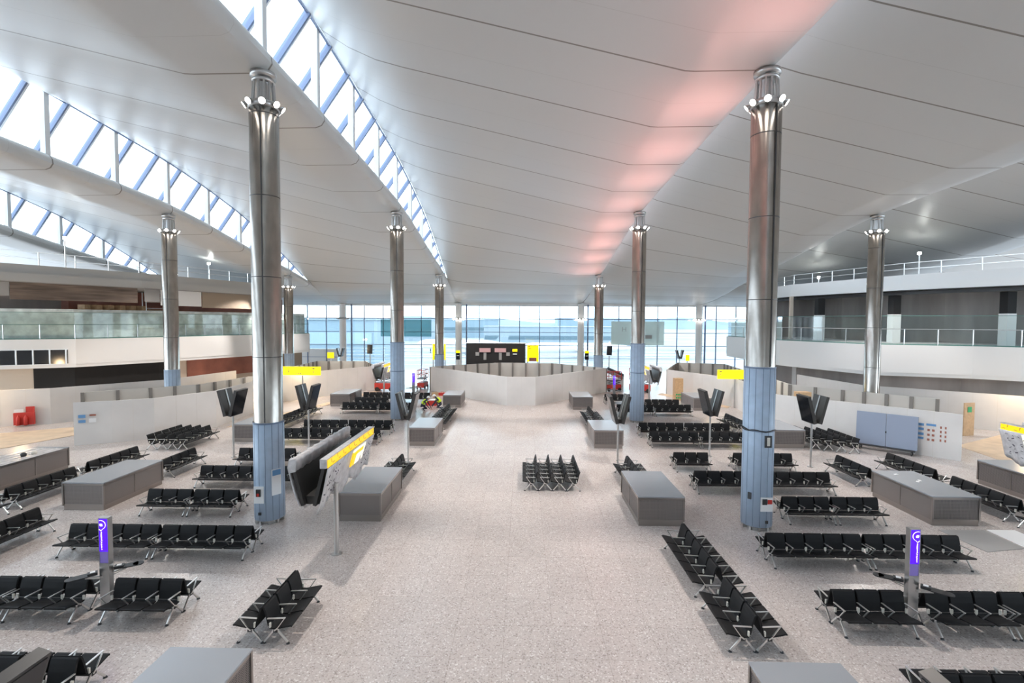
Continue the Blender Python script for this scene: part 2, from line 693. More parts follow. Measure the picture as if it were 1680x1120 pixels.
# ------------------------------------------------------------------ steel columns with lamp rings
def make_column(loc, ztop, label, film=3.7, seams=(3.68,), clad_extra=None, lit=True, light=0.0):
    root = empty('steel_column', loc, 0, label, 'column', 'steel columns with floodlight rings')
    r = 0.5
    zs = ztop - 1.35
    s = MB()
    s.lathe([(r, 0.12), (r, zs), (r - 0.04, zs + 0.02), (0.0, zs + 0.03)], 32)
    # dark vertical joint with a slim raised strip
    s.k = 1
    s.box((0.12, -r + 0.004, (zs + film) / 2), (0.03, 0.03, zs - film - 0.1))
    z = film + 2.4
    while z < zs:
        s.lathe([(r + 0.002, z), (r + 0.004, z + 0.012), (r + 0.002, z + 0.024)], 32)
        z += 2.9
    s.build('shaft', [M_STEEL, M_DARK], root)
    f = MB()
    f.lathe([(r + 0.012, 0.14), (r + 0.022, 0.14), (r + 0.022, film), (r - 0.02, film)], 32)
    f.k = 1
    for i in range(14):
        t = 2 * PI * i / 14
        f.box(((r + 0.022) * math.cos(t), (r + 0.022) * math.sin(t), (film + 0.14) / 2), (0.008, 0.014, film - 0.2), rz=t)
    for zz in seams:
        f.lathe([(r + 0.03, zz - 0.03), (r + 0.035, zz), (r + 0.03, zz + 0.03)], 32)
    f.build('film_wrapped_cladding', [M_FILM, M_FILMLINE], root)
    b = MB()
    b.lathe([(0.40, 0), (0.40, 0.14)], 24)
    for i in range(10):
        t = 2 * PI * i / 10 + 0.1
        b.box((0.47 * math.cos(t), 0.47 * math.sin(t), 0.07), (0.08, 0.06, 0.14), rz=t)
    b.build('base', M_STEEL2, root)
    h = MB()
    for i in range(12):
        t = 2 * PI * i / 12
        h.tube((0.40 * math.cos(t), 0.40 * math.sin(t), zs), (0.34 * math.cos(t), 0.34 * math.sin(t), zs + 1.0), 0.035, n=6)
    h.lathe([(0.22, zs), (0.22, zs + 1.05)], 16)
    h.lathe([(0.0, zs + 0.96), (0.38, zs + 0.96), (0.40, zs + 1.03), (0.36, zs + 1.08), (0, zs + 1.08)], 24)
    h.lathe([(0.0, zs + 1.15), (0.44, zs + 1.15), (0.44, zs + 1.3), (0.0, zs + 1.3)], 24)
    h.tube((0, 0, zs + 1.0), (0, 0, zs + 1.45), 0.12, n=10)
    h.build('capital', M_STEEL2, root)
    g = MB()
    g.lathe([(0.44, zs + 0.02), (0.53, zs + 0.04), (0.53, zs + 0.22), (0.44, zs + 0.26)], 24)
    g.build('lamp_ring', M_STEEL2, root)
    for i in range(8):
        t = 2 * PI * (i + 0.5) / 8
        d = Vector((math.cos(t) * 0.82, math.sin(t) * 0.82, -0.57))
        c = Vector((0.62 * math.cos(t), 0.62 * math.sin(t), zs + 0.12))
        L = MB()
        L.tube(c - d * 0.10, c + d * 0.03, 0.06, 0.125, n=12)
        fl = L.build('floodlight', M_STEEL2, root)
        Q = MB()
        Q.tube(c + d * 0.03, c + d * 0.04, 0.11, n=14)
        Q.build('lens', M_LAMP if lit else M_STEEL2, fl)
    return root


NEARC = 17.85
cols = []
for (x, y, lab, film, seams) in (
        (-9, 17.85, 'nearest steel column left of the aisle, blue film only on its lower part', 3.7, (3.7,)),
        (9, 17.85, 'nearest steel column right of the aisle, wrapped in blue film halfway up', 5.85, (3.6, 5.85)),
        (-9, 36.61, 'second steel column left of the aisle, behind the front seating rows', 5.85, (3.7, 5.85)),
        (9, 36.61, 'second steel column right of the aisle, behind the front seating rows', 5.85, (3.7, 5.85)),
        (-9, 55.37, 'third steel column left of the aisle, between two yellow signs', 3.7, (3.7,)),
        (9, 55.37, 'third steel column right of the aisle, in front of the glass wall', 3.7, (3.7,)),
        (-26.24, 36.61, 'steel column standing in front of the left balcony', 3.7, ()),
        (26.24, 36.61, 'steel column standing in front of the right balcony', 1.8, ()),
        (-26.24, 55.37, 'far steel column at the window end of the left balcony', 3.7, ()),
        ):
    zt = zlow(x, y) - bow(y) * 0.6
    cols.append(make_column((x, y, 0), zt + 0.02, lab, film, seams))

# details on the two near columns
for cx, lab in ((-9, 'L'), (9, 'R')):
    root = cols[0] if cx < 0 else cols[1]
    q = MB()
    if cx < 0:
        q.k = 0
        q.box((-0.12, -0.535, 1.12), (0.36, 0.03, 0.62))
        q.box((0.43, -0.34, 1.55), (0.02, 0.34, 0.95), rz=-0.65)
        q.build('white_patch_plate', M_PAPER, root)
        MB().box((-0.12, -0.57, 1.2), (0.16, 0.05, 0.26)).build('alarm_box', M_DARK, root)
        MB().box((-0.12, -0.60, 1.14), (0.08, 0.03, 0.1)).build('red_call_point', M_RED, root)
        MB().box((0.445, -0.345, 1.9), (0.02, 0.3, 0.2), rz=-0.65).build('blue_notice', M_BLUE, root)
        MB().box((-0.1, -0.53, 0.42), (0.1, 0.03, 0.1)).build('socket', M_DARK, root)
    else:
        q.box((0.1, -0.535, 1.0), (0.42, 0.03, 0.5))
        q.build('white_patch_plate', M_PAPER, root)
        MB().box((0.02, -0.56, 1.1), (0.16, 0.04, 0.2)).build('alarm_box', M_DARK, root)
        MB().box((0.2, -0.55, 1.1), (0.15, 0.04, 0.15)).build('red_call_point', M_RED, root)
        MB().box((0.12, -0.53, 0.36), (0.09, 0.03, 0.1)).build('socket', M_DARK, root)
        MB().box((-0.42, -0.34, 1.25), (0.03, 0.12, 0.24), rz=0.75).build('switch_plate', M_DARK, root)
        fr = MB().box((0.1, -0.535, 3.25), (0.24, 0.04, 0.42)).build('display_frame', M_DARK, root)
        MB().box((0.1, -0.56, 3.25), (0.1, 0.02, 0.3)).build('panel', M_SEATGREY, fr)
# strap of cable tied round the right column
c_ = MB()
prev = None
for i in range(25):
    t = 2 * PI * i / 24
    p = Vector((9 + 0.56 * math.cos(t), 17.85 + 0.56 * math.sin(t), 3.62 + 0.03 * math.sin(5 * t)))
    if prev:
        c_.tube(prev, p, 0.02, n=5)
    prev = p
c_.tube((8.5, 17.55, 3.62), (8.12, 17.4, 3.85), 0.025, n=5)
tag(c_.build('cable_tie', M_DARK), 'dark cable strap tied around the blue-wrapped near right column', 'strap')


# ------------------------------------------------------------------ tandem benches
PITCH = 0.59


def seat_profiles():
    seat = [(-0.385, 0.425), (-0.34, 0.43), (-0.15, 0.39), (0.02, 0.355), (0.11, 0.36), (0.15, 0.395)]
    back = [(0.155, 0.41), (0.175, 0.50), (0.20, 0.62), (0.235, 0.75), (0.265, 0.825), (0.29, 0.835)]
    return seat, back


def ribbon(path, th):
    up, dn = [], []
    for i, (a, b) in enumerate(path):
        p0 = path[max(0, i - 1)]
        p1 = path[min(len(path) - 1, i + 1)]
        dx, dz = p1[0] - p0[0], p1[1] - p0[1]
        l = math.hypot(dx, dz)
        nx, nz = -dz / l, dx / l
        up.append((a + nx * th / 2, b + nz * th / 2))
        dn.append((a - nx * th / 2, b - nz * th / 2))
    return up + dn[::-1]


def make_bench(n, name_suffix=None):
    root = empty('tandem_bench', (0, 0, 0))
    L = n * PITCH
    sp, bp_ = seat_profiles()
    me_s = me_b = me_a = None
    MB().bbox(-L / 2 + 0.02, L / 2 - 0.02, -0.05, 0.05, 0.27, 0.33).build('beam', M_DARK, root)
    for i in range(n):
        x = -L / 2 + PITCH * (i + 0.5)
        if me_s is None:
            s = MB()
            s.profx(ribbon(sp, 0.035), -0.27, 0.27)
            o = s.build('seat', M_BLACK, root, (x, 0, 0))
            me_s = o.data
            b = MB()
            b.profx(ribbon(bp_, 0.04), -0.262, 0.262)
            o = b.build('backrest', M_BLACK, root, (x, 0, 0))
            me_b = o.data
        else:
            for nm, me in (('seat', me_s), ('backrest', me_b)):
                o = bpy.data.objects.new(nm, me)
                COL.objects.link(o)
                o.parent = root
                o.location = (x, 0, 0)
    for i in range(n + 1):
        x = -L / 2 + PITCH * i
        x += 0.03 if i == 0 else (-0.03 if i == n else 0)
        if me_a is None:
            a = MB()
            a.bar((0, 0.18, 0.595), (0, -0.235, 0.615), 0.035, 0.018)
            a.bar((0, -0.225, 0.615), (0, -0.06, 0.385), 0.03, 0.018)
            a.bar((0, -0.06, 0.375), (0, 0.03, 0.31), 0.035, 0.03)
            a.k = 1
            a.box((0, 0.12, 0.44), (0.05, 0.03, 0.11))
            o = a.build('armrest', [M_CHROME, M_SEATGREY], root, (x, 0, 0))
            me_a = o.data
        else:
            o = bpy.data.objects.new('armrest', me_a)
            COL.objects.link(o)
            o.parent = root
            o.location = (x, 0, 0)
    for sx in (-1, 1):
        g = MB()
        x = sx * (L / 2 - 0.05)
        for sy in (-1, 1):
            g.bar((x, sy * 0.03, 0.33), (x, sy * 0.275, 0.035), 0.03, 0.04)
        g.box((x, 0, 0.33), (0.04, 0.14, 0.05))
        lf = g.build('leg', M_CHROME, root)
        for sy in (-1, 1):
            p = MB()
            p.tube((x, sy * 0.28, 0.0), (x, sy * 0.28, 0.03), 0.045, 0.03, n=10)
            p.build('foot', M_BLACKP, lf)
    return root


protos = {}
WORDN = {3: 'three-seat', 4: 'four-seat', 5: 'five-seat'}


def bench(n, x, y, rz, label, group):
    if n not in protos:
        o = protos[n] = make_bench(n)
    else:
        o = copy_tree(protos[n])
    o.location = (x, y, 0)
    o.rotation_euler = (0, 0, rz)
    tag(o, label, 'bench', group)
    return o


ROWS = [  # front foot line Y, description, left units, right units : (x start, seats, unit name)
    (8.57, 'at the bottom edge', [(-11.15, 5, 'inner unit'), (-14.15, 5, 'outer unit')], [(8.06, 5, 'inner unit')]),
    (11.47, 'in line with purple post', [(-9.95, 3, 'aisle side of it'), (-12.38, 3, 'just outside it'), (-14.2, 3, 'outermost')],
     [(8.06, 3, 'aisle side of it'), (10.30, 3, 'just outside it'), (12.13, 3, 'outermost')]),
    (14.72, 'first row behind purple post', [(-11.15, 5, 'inner unit'), (-14.17, 5, 'outer unit')], [(8.06, 5, 'inner unit'), (11.07, 5, 'outer unit')]),
    (18.02, 'level with nearest column', [(-12.34, 3, 'inner unit'), (-14.17, 3, 'outer unit')], [(10.29, 3, 'inner unit'), (12.12, 3, 'outer unit')]),
    (21.15, 'first row behind nearest column', [(-11.15, 5, 'inner unit'), (-14.17, 5, 'outer unit')], [(8.06, 5, 'inner unit'), (11.07, 5, 'outer unit')]),
    (24.25, 'second row behind nearest column', [(-14.22, 5, 'outer unit')], [(8.1, 3, 'inner unit'), (11.12, 5, 'outer unit')]),
    (28.95, 'third row behind nearest column', [(-11.2, 5, 'inner unit'), (-14.25, 5, 'outer unit')], [(8.1, 5, 'inner unit'), (11.1, 5, 'outer unit')]),
    (31.6, 'fourth row behind nearest column', [(-11.15, 5, 'inner unit'), (-14.15, 5, 'outer unit')], [(8.08, 5, 'inner unit'), (11.08, 5, 'outer unit')]),
    (38.75, 'first row behind second column', [(-11.2, 5, 'inner unit'), (-14.2, 5, 'outer unit')], [(8.0, 5, 'inner unit'), (11.0, 5, 'outer unit')]),
    (41.4, 'second row behind second column', [(-14.1, 5, 'outer unit')], [(10.9, 5, 'outer unit')]),
    (44.3, 'third row behind second column', [(-11.05, 5, 'inner unit'), (-14.3, 5, 'outer unit')], [(7.95, 5, 'inner unit')]),
]
for (yf, desc, lu, ru) in ROWS:
    for side, units in (('left', lu), ('right', ru)):
        g = 'benches in the %s seating block' % side
        for (x0, n, un) in units:
            cx = x0 + n * PITCH / 2
            bench(n, cx, yf + 0.28, 0, '%s bench, %s block, %s, %s, facing camera' % (WORDN[n], side, desc, un), g)
            bench(n, cx, yf + 0.88, PI, '%s bench, %s block, %s, %s, facing away' % (WORDN[n], side, desc, un), g)


def pair(cx, y0, n, where, g, offs=0.3):
    cy = y0 + n * PITCH / 2
    # facing -X : rotate -90 deg, facing +X : +90 deg
    bench(n, cx - offs, cy, -PI / 2, 'black %s bench facing left, %s' % (WORDN[n], where), g)
    bench(n, cx + offs, cy, PI / 2, 'black %s bench facing right, %s' % (WORDN[n], where), g)


GA = 'back-to-back benches along the aisle'
pair(5.72, 10.85, 3, 'near end of the right aisle pair', GA)
pair(5.72, 13.05, 5, 'rear of aisle pair in front of right counter', GA)
pair(-5.55, 10.85, 3, 'short aisle pair before the yellow-headed display', GA)
pair(5.62, 21.2, 5, 'between first and second right aisle counters', GA)
pair(-5.55, 21.1, 5, 'between first and second left aisle counters', GA)
pair(5.62, 32.3, 5, 'directly behind second right aisle counter', GA)
pair(5.62, 35.4, 5, 'second behind second right aisle counter', GA)
pair(-5.5, 33.2, 5, 'directly behind second left aisle counter', GA)
pair(-5.5, 36.3, 5, 'second behind second left aisle counter', GA)
GO = 'benches running lengthwise at the outer edge'
pair(-16.6, 13.7, 5, 'outer left line before the long counter', GO)
pair(-16.6, 22.5, 4, 'outer left line behind the long counter', GO)
pair(16.25, 22.35, 4, 'outer right line behind the long counter', GO)
pair(-16.3, 32.9, 5, 'first of far outer left line', GO)
pair(-16.3, 35.95, 5, 'second of far outer left line', GO)
pair(15.3, 32.9, 5, 'far outer right line, behind V display', GO)
for (cx, side, m) in ((-19.75, 'left', ((15.1, 'near'), (18.45, 'middle'), (22.05, 'far'))), (19.15, 'right', ((15.1, 'near'), (18.5, 'middle'), (22.3, 'far')))):
    for y0, nm in m:
        pair(cx, y0, 5, '%s unit of the outermost %s line' % (nm, side), GO)
GC = 'benches parked in a tight block in mid aisle'
for i, nm in enumerate(('first from the left', 'second from the left', 'third from the left', 'rightmost')):
    bench(5, 0.83 + 0.62 * i, 22.75, -PI / 2, 'black five-seat bench in the mid-aisle block, %s' % nm, GC)
for i, nm in enumerate(('nearest the hoarding', 'second from hoarding', 'third from hoarding', 'outermost, nearest the aisle')):
    bench(5, -20.85 + 0.6 * i, 28.85, PI / 2, 'black five-seat bench in block by left hoarding, %s' % nm, 'benches parked by the left hoarding')
for i, nm in enumerate(('farthest from hoarding', 'second row from counter', 'third row from counter', 'nearest the hoarding')):
    bench(5, 17.68 + 0.58 * i, 30.3 - 0.25 * i, -PI / 2, 'black five-seat bench beside right hoarding, %s' % nm, 'benches parked by the right hoarding')


# ------------------------------------------------------------------ grey perforated counters
def counter(x0, x1, y0, y1, label, h=1.1):
    cx, cy = (x0 + x1) / 2, (y0 + y1) / 2
    root = empty('service_counter', (cx, cy, 0), 0, label, 'counter', 'grey perforated steel counters')
    hx, hy = (x1 - x0) / 2, (y1 - y0) / 2
    MB().bbox(-hx + .01, hx - .01, -hy + .01, hy - .01, 0, 0.2).build('plinth', M_ISPLINTH, root)
    p = MB()
    p.bbox(-hx, hx, -hy, hy, 0.2, h - 0.05)
    p.build('perforated_body', M_PERF, root)
    f = MB()
    for sx in (-1, 1):
        for sy in (-1, 1):
            f.bbox(sx * hx - .03, sx * hx + .03, sy * hy - .03, sy * hy + .03, 0.18, h - 0.04)
    for sy in (-1, 1):
        f.bbox(-hx, hx, sy * hy - .012, sy * hy + .012, h - 0.13, h - 0.04)
        f.bbox(-hx, hx, sy * hy - .012, sy * hy + .012, 0.19, 0.24)
    for sx in (-1, 1):
        f.bbox(sx * hx - .012, sx * hx + .012, -hy, hy, h - 0.13, h - 0.04)
        f.bbox(sx * hx - .014, sx * hx + .014, -0.02, 0.02, 0.2, h - 0.05)
    f.build('frame', M_ISPLINTH, root)
    t = MB()
    t.bbox(-hx - .025, hx + .025, -hy - .025, hy + .025, h - 0.045, h)
    t.build('top', M_ISTOP, root)
    return root


counter(-6.38, -4.82, 6.0, 9.1, 'grey counter at bottom edge, left of the aisle')
counter(4.70, 6.34, 6.0, 9.0, 'grey counter at bottom edge, right of the aisle')
counter(-6.38, -4.82, 17.8, 20.93, 'grey counter beside yellow-headed display, left aisle side')
counter(4.68, 6.32, 17.72, 20.75, 'grey counter behind the long bench pair, right aisle side')
counter(-6.33, -4.81, 28.9, 31.9, 'second grey counter along the left aisle side')
counter(4.68, 6.35, 28.7, 31.6, 'second grey counter along the right aisle side')
counter(-6.4, -4.88, 41.9, 44.7, 'farthest aisle-side grey counter, before white hoarding, left')
counter(4.72, 6.38, 41.4, 44.6, 'farthest aisle-side grey counter, before white hoarding, right')
counter(-17.5, -15.9, 18.5, 21.62, 'long grey counter outside the left seating block')
counter(15.55, 17.24, 18.1, 21.2, 'long grey counter outside the right seating block')
clb = counter(-23.8, -22.2, 20.4, 23.7, 'grey counter with plastic sheet on top at far left edge')
counter(21.75, 23.4, 20.0, 23.1, 'grey counter under the wrapped yellow sign at right edge')
counter(-17.3, -15.7, 29.4, 32.4, 'small grey counter behind left near column')
counter(15.45, 17.2, 29.2, 32.2, 'small grey counter behind right near column')
counter(-16.25, -14.6, 42.0, 45.2, 'distant grey counter beside the left white hoarding')
counter(14.9, 16.4, 41.4, 44.6, 'distant grey counter beside the right white hoarding')
# things on counters
s = MB()
for i in range(9):
    a = -0.72 + 0.18 * i
    s.bbox(a, a + 0.185, -1.5, 1.35, 0.0, 0.012 + 0.018 * (i % 2))
tag(s.build('plastic_sheet', M_SHEET, None, (-23.0, 22.0, 1.1)), 'crumpled plastic sheet lying on the far left counter', 'sheet')
for i, (x, y) in enumerate(((-22.6, 21.9), (-22.45, 22.25))):
    q = MB()
    q.lathe([(0, 0), (0.1, 0), (0.12, 0.1), (0.07, 0.16), (0, 0.17)], 10)
    tag(q.build('rag_bundle', M_SEATGREY if i else M_DARK, None, (x, y, 1.13)), '%s rag bundle on the sheeted far left counter' % ('pale' if i else 'dark'), 'rag')

# small papers left on the right counter
for i, (x, y, a, lab) in enumerate(((16.15, 20.7, 0.2, 'paper scrap nearest the far end of the right long counter'), (16.3, 19.75, 0.7, 'paper scrap in the middle of the right long counter'),
                                    (16.5, 19.9, 1.2, 'folded paper beside the middle scrap on right long counter'))):
    q = MB()
    q.box((0, 0, 0.006), (0.16, 0.1, 0.012), rz=a)
    tag(q.build('paper_scrap', M_PAPER, None, (x, y, 1.1)), lab, 'paper')


# ------------------------------------------------------------------ V-shaped flight displays on poles
def vdisplay(x, y, label, zt=3.72, zb=2.32, half=0.53, ln=1.1, open_back=False):
    root = empty('flight_display', (x, y, 0), 0, label, 'display', 'V-shaped twin displays on poles')
    p = MB()
    p.tube((0, 0, 0.02), (0, 0, zb + 0.15), 0.05, n=14)
    p.build('pole', M_STEEL2, root)
    MB().tube((0, 0, 0), (0, 0, 0.03), 0.14, n=18).build('base_plate', M_STEEL2, root)
    for sx in (-1, 1):
        a = Vector((sx * 0.13, 0, zb + 0.02))
        b = Vector((sx * (half - 0.06), 0, zt))
        d = (b - a).normalized()
        nrm = Vector((d.z * sx, 0, -d.x * sx))
        c = (a + b) / 2
        L = (b - a).length
        ry = math.atan2(d.x, d.z)
        s = MB()
        s.box(c, (0.15, ln, L), ry=ry)
        cs = s.build('casing', M_MONB, root)
        q = MB()
        q.box(c + nrm * 0.08, (0.02, ln - 0.08, L - 0.08), ry=ry)
        q.build('screen', M_SCREEN, cs)
        q = MB()
        q.box(c - nrm * 0.085, (0.03, 0.10, L - 0.05), ry=ry)
        q.build('cable_duct', M_STEEL2, cs)
    MB().bbox(-0.2, 0.2, -0.3, 0.3, zb, zb + 0.22).build('hinge_box', M_MONB, root)
    return root


for x, y, lab in ((-15.23, 26.0, 'V-shaped dark twin display on pole by left hoarding and near column'),
                  (-5.59, 25.46, 'V-shaped twin display on pole beside second left aisle counter'),
                  (-12.08, 28.2, 'V-shaped twin display on pole amid left block rows'),
                  (5.33, 25.0, 'V-shaped twin display on pole beside second right aisle counter'),
                  (10.85, 27.2, 'V-shaped twin display on pole amid right block rows'),
                  (15.36, 25.4, 'V-shaped twin display on pole before the right hoarding'),
                  (-5.32, 4.45, 'V-shaped display cut off at the bottom left corner'),
                  (5.15, 4.4, 'V-shaped display cut off at the bottom right corner'),
                  ):
    vdisplay(x, y, lab, **({} if y > 10 else dict(zt=3.9, zb=2.45, half=0.66, ln=1.15)))


# ------------------------------------------------------------------ purple charging posts
def charging_post(x, y, label, mir=1):
    root = empty('charging_post', (x, y, 0), 0, label, 'charging post', 'purple lit charging posts')
    w, d = 0.25, 0.14
    MB().bbox(-w / 2, w / 2, -d / 2, d / 2, 0.0, 1.25).build('post_body', M_STEEL2, root)
    MB().bbox(-w / 2 + .017, w / 2 - .017, -d / 2 + .01, d / 2 - .01, 1.252, 1.54).build('clear_section', M_PURDIM, root)
    s = MB()
    s.bbox(-w / 2 + 0.016, w / 2 - 0.016, -d / 2 + 0.016, d / 2 - 0.002, 1.545, 2.415)
    s.bbox(-w / 2, -w / 2 + 0.015, -d / 2, d / 2, 1.252, 2.42)
    s.bbox(w / 2 - 0.015, w / 2, -d / 2, d / 2, 1.252, 2.42)
    s.bbox(-w / 2 + 0.015, w / 2 - 0.015, -d / 2, d / 2, 2.40, 2.42)
    s.build('lightbox_case', M_STEEL2, root)
    MB().bbox(-w / 2 + .018, w / 2 - .018, -d / 2 + 0.002, -d / 2 + 0.014, 1.55, 2.39).build('purple_panel', M_PURPLE, root)
    r = MB()
    yy = -d / 2 - 0.002
    # open ring running off one edge of the panel, pointed at its lower end like a speech balloon
    pts = []
    for i in range(17):
        t = R(100 - 165 * i / 16)
        pts.append((mir * (-0.06 + 0.125 * math.cos(t)), 2.24 + 0.115 * math.sin(t)))
    pts = [(mir * -0.10, 2.345)] + pts + [(mir * -0.055, 2.085), (mir * -0.10, 2.13)]
    for a, b in zip(pts, pts[1:]):
        r.bar((a[0], yy, a[1]), (b[0], yy, b[1]), 0.006, 0.013, up=(0, 1, 0))
    r.box((mir * -0.055, yy, 2.26), (0.06, 0.006, 0.014))
    r.box((mir * -0.05, yy, 2.235), (0.08, 0.006, 0.012))
    r.box((mir * -0.045, yy, 2.213), (0.06, 0.006, 0.012))
    r.build('ring_logo', M_PURTXT, root)
    text('lettering', 'a world of possibilities', 0.052, M_PURTXT, root, (-0.05 * mir, yy, 1.83), (PI / 2, -PI / 2, 0))
    for sg, (dx, dy, z) in ((1, (0.42 * mir, 0.26, 1.04)), (-1, (-0.40 * mir, -0.34, 1.0))):
        ang = math.atan2(dy, dx)
        b = MB()
        b.bar((0, 0.0, z - 0.12), (dx * 0.8, dy * 0.8, z - 0.02), 0.05, 0.03)
        b.bar((0, 0.03, z - 0.2), (dx * 0.8, dy * 0.8, z - 0.05), 0.03, 0.02)
        arm = b.build('arm', M_STEEL2, root)
        q = MB()
        q.box((dx, dy, z + 0.012), (0.32, 0.24, 0.024), rz=ang)
        ex = Vector((dx + 0.16 * math.cos(ang), dy + 0.16 * math.sin(ang), z))
        q.tube(ex, ex + Vector((0, 0, 0.024)), 0.12, n=16)
        q.build('shelf', M_BLACKP, arm)
        u = MB()
        u.box((dx * 0.52, dy * 0.52, z + 0.03), (0.2, 0.16, 0.07), rz=ang)
        u.k = 1
        u.box((dx * 0.52, dy * 0.52, z + 0.07), (0.1, 0.09, 0.012), rz=ang)
        u.build('socket_unit', [M_BLACKP, M_PAPER], arm)
    return root


charging_post(-10.22, 12.08, 'purple lit charging post between the front left benches', 1)
charging_post(10.05, 12.06, 'purple lit charging post between the front right benches', -1)
charging_post(-10.1, 47.0, 'distant purple lit charging post left, near kneeling workers', 1)
charging_post(9.1, 46.2, 'distant purple lit charging post right of the centre hoarding', -1)


# ------------------------------------------------------------------ wrapped yellow-headed information displays
def info_display(x, y, ln, label, mir=1, second=True, pole_y=-1.2, rz=0.0):
    """V of two long display banks along Y wrapped in plastic, yellow lit header on the aisle side"""
    root = empty('information_display', (x, y, 0), rz, label, 'display')
    zt, zb = 3.36, 1.95
    p = MB()
    p.tube((0.42 * mir, pole_y, 0.02), (0.42 * mir, pole_y, zb + 0.35), 0.075, n=16)
    p.tube((0.42 * mir, pole_y, 0), (0.42 * mir, pole_y, 0.03), 0.16, n=16)
    p.build('pole', M_STEEL2, root)
    for sx, lit in ((1, True), (-1, False)):
        a = Vector((sx * 0.17, 0, zb))
        b = Vector((sx * 0.45, 0, zt - 0.28))
        d = (b - a).normalized()
        c = (a + b) / 2
        L = (b - a).length
        ry = math.atan2(d.x, d.z)
        s = MB()
        s.box(c, (0.1, ln - 0.1, L), ry=ry)
        bank = s.build('display_bank', M_MONB, root)
        h = MB()
        if sx == mir:
            h.box((sx * 0.47, 0, zt - 0.14), (0.2, ln, 0.27))
        else:
            h.smooth = True
            nn, vs = 30, []
            for i in range(nn + 1):
                yy = -ln / 2 + ln * i / nn
                wb = 0.02 * math.sin(i * 1.7)
                for (xx, zz) in ((0.35, 0.0), (0.56, -0.03), (0.60, -0.25), (0.56, -0.42), (0.36, -0.38), (0.33, -0.1)):
                    vs.append((sx * (xx + wb), yy, zt + zz + 0.015 * math.sin(i * 2.3 + xx * 9)))
            h.add(vs, [(i * 6 + j, i * 6 + (j + 1) % 6, i * 6 + 6 + (j + 1) % 6, i * 6 + 6 + j) for i in range(nn) for j in range(6)])
            h.add(vs[:6], [(0, 1, 2, 3, 4, 5)])
            h.add(vs[-6:], [(5, 4, 3, 2, 1, 0)])
        hd = h.build('header', M_SHEET, root)
        if lit == (mir > 0) or (mir < 0 and sx < 0):
            pass
        if sx == mir:
            MB().box((sx * 0.575, 0, zt - 0.16), (0.02, ln - 0.12, 0.23)).build('lit_yellow_strip', M_YEL2, hd)
            tx = MB()
            for i in range(int(ln / 0.5)):
                yy = -ln / 2 + 0.35 + i * 0.5
                tx.box((sx * 0.588, yy, zt - 0.12 + 0.03 * (i % 2)), (0.004, 0.02, 0.12), rx=0.3)
                tx.box((sx * 0.588, yy + 0.16, zt - 0.2), (0.004, 0.14, 0.015), rx=0.1)
            tx.build('crease_marks', M_INK, hd)
        # plastic sheet hanging outside the bank
        w = MB()
        w.smooth = True
        NY, NZ = 40, 7
        vs = []
        for j in range(NZ + 1):
            for i in range(NY + 1):
                yy = -ln / 2 + ln * i / NY
                t = j / NZ
                wob = 0.045 * math.sin(i * 0.9 + j * 0.5) * t + 0.03 * math.sin(i * 2.3) * t
                hem = 0.14 * math.sin(i * 0.45 + sx) * t
                zz = zt - 0.27 - (zt - 0.27 - zb + 0.12 + hem) * t
                xx = 0.6 - 0.33 * t + wob
                vs.append((sx * xx, yy, zz))
        fs = [(j * (NY + 1) + i, j * (NY + 1) + i + 1, (j + 1) * (NY + 1) + i + 1, (j + 1) * (NY + 1) + i) for j in range(NZ) for i in range(NY)]
        w.add(vs, fs)
        sh = w.build('plastic_cover', M_SHEET, root)
        md = sh.modifiers.new('s', 'SOLIDIFY')
        md.thickness = 0.008
        if sx == mir:
            pr = MB()
            for band in (0, 1):
                y0 = -ln / 2 + (0.15 if band == 0 else ln - 1.1)
                for r_ in range(7):
                    for c2 in range(4):
                        zz = zt - 0.42 - r_ * 0.14
                        xx = 0.615 - 0.33 * ((zt - 0.27 - zz) / (zt - 0.27 - zb + 0.12)) + 0.055
                        if (r_ * 5 + c2 * 3) % 4 == 0:
                            continue
                        jy, jz = 0.05 * math.sin(r_ * 7 + c2 * 3), 0.03 * math.sin(r_ * 3 + c2 * 5)
                        pr.box((sx * xx, y0 + c2 * 0.24 + jy, zz + jz), (0.004, 0.06 + 0.05 * ((r_ + c2) % 2), 0.02 + 0.02 * (r_ % 2)), rx=0.5 * math.sin(r_ * 2 + c2))
            pr.build('lettering', M_INK, sh)
            lp = MB()
            lp.box((sx * 0.53, ln * 0.12, zt - 0.62), (0.03, 1.25, 0.62), ry=sx * 0.3)
            lp.build('backlit_list', M_YELPAPER, sh)
            lp = MB()
            lp.box((sx * 0.575, ln * 0.10, zt - 0.48), (0.03, 1.1, 0.16), ry=sx * 0.3)
            lp.box((sx * 0.52, ln * 0.02, zt - 0.70), (0.045, 0.35, 0.4), ry=sx * 0.3)
            lp.build('backlit_yellow_list', M_YEL2, sh)
    MB().bbox(-0.24, 0.24, -ln / 2 + 0.25, ln / 2 - 0.25, zb - 0.02, zb + 0.22).build('hinge_box', M_MONB, root)
    return root


info_display(-5.92, 16.45, 4.6, 'plastic-wrapped V display with lit yellow header left of aisle', 1)
info_display(20.9, 18.6, 4.2, 'plastic-wrapped display with lit yellow header at right edge', -1)
info_display(-13.2, 47.5, 3.6, 'distant wrapped display with yellow header behind left block', 1)
info_display(12.6, 46.6, 3.6, 'distant wrapped display with yellow header behind right block', -1)


# yellow direction signs on poles
def direction_sign(x, y, w, z0, z1, label, texts):
    root = empty('direction_sign', (x, y, 0), 0, label, 'sign')
    MB().tube((0, 0.0, 0), (0, 0.0, z1), 0.06, n=12).build('pole', M_STEEL2, root)
    b = MB().bbox(-w / 2, w / 2, -0.16, -0.06, z0, z1).build('sign_box', M_YEL, root)
    if texts:
        marks(texts, M_INK, b, -0.164)
    return root


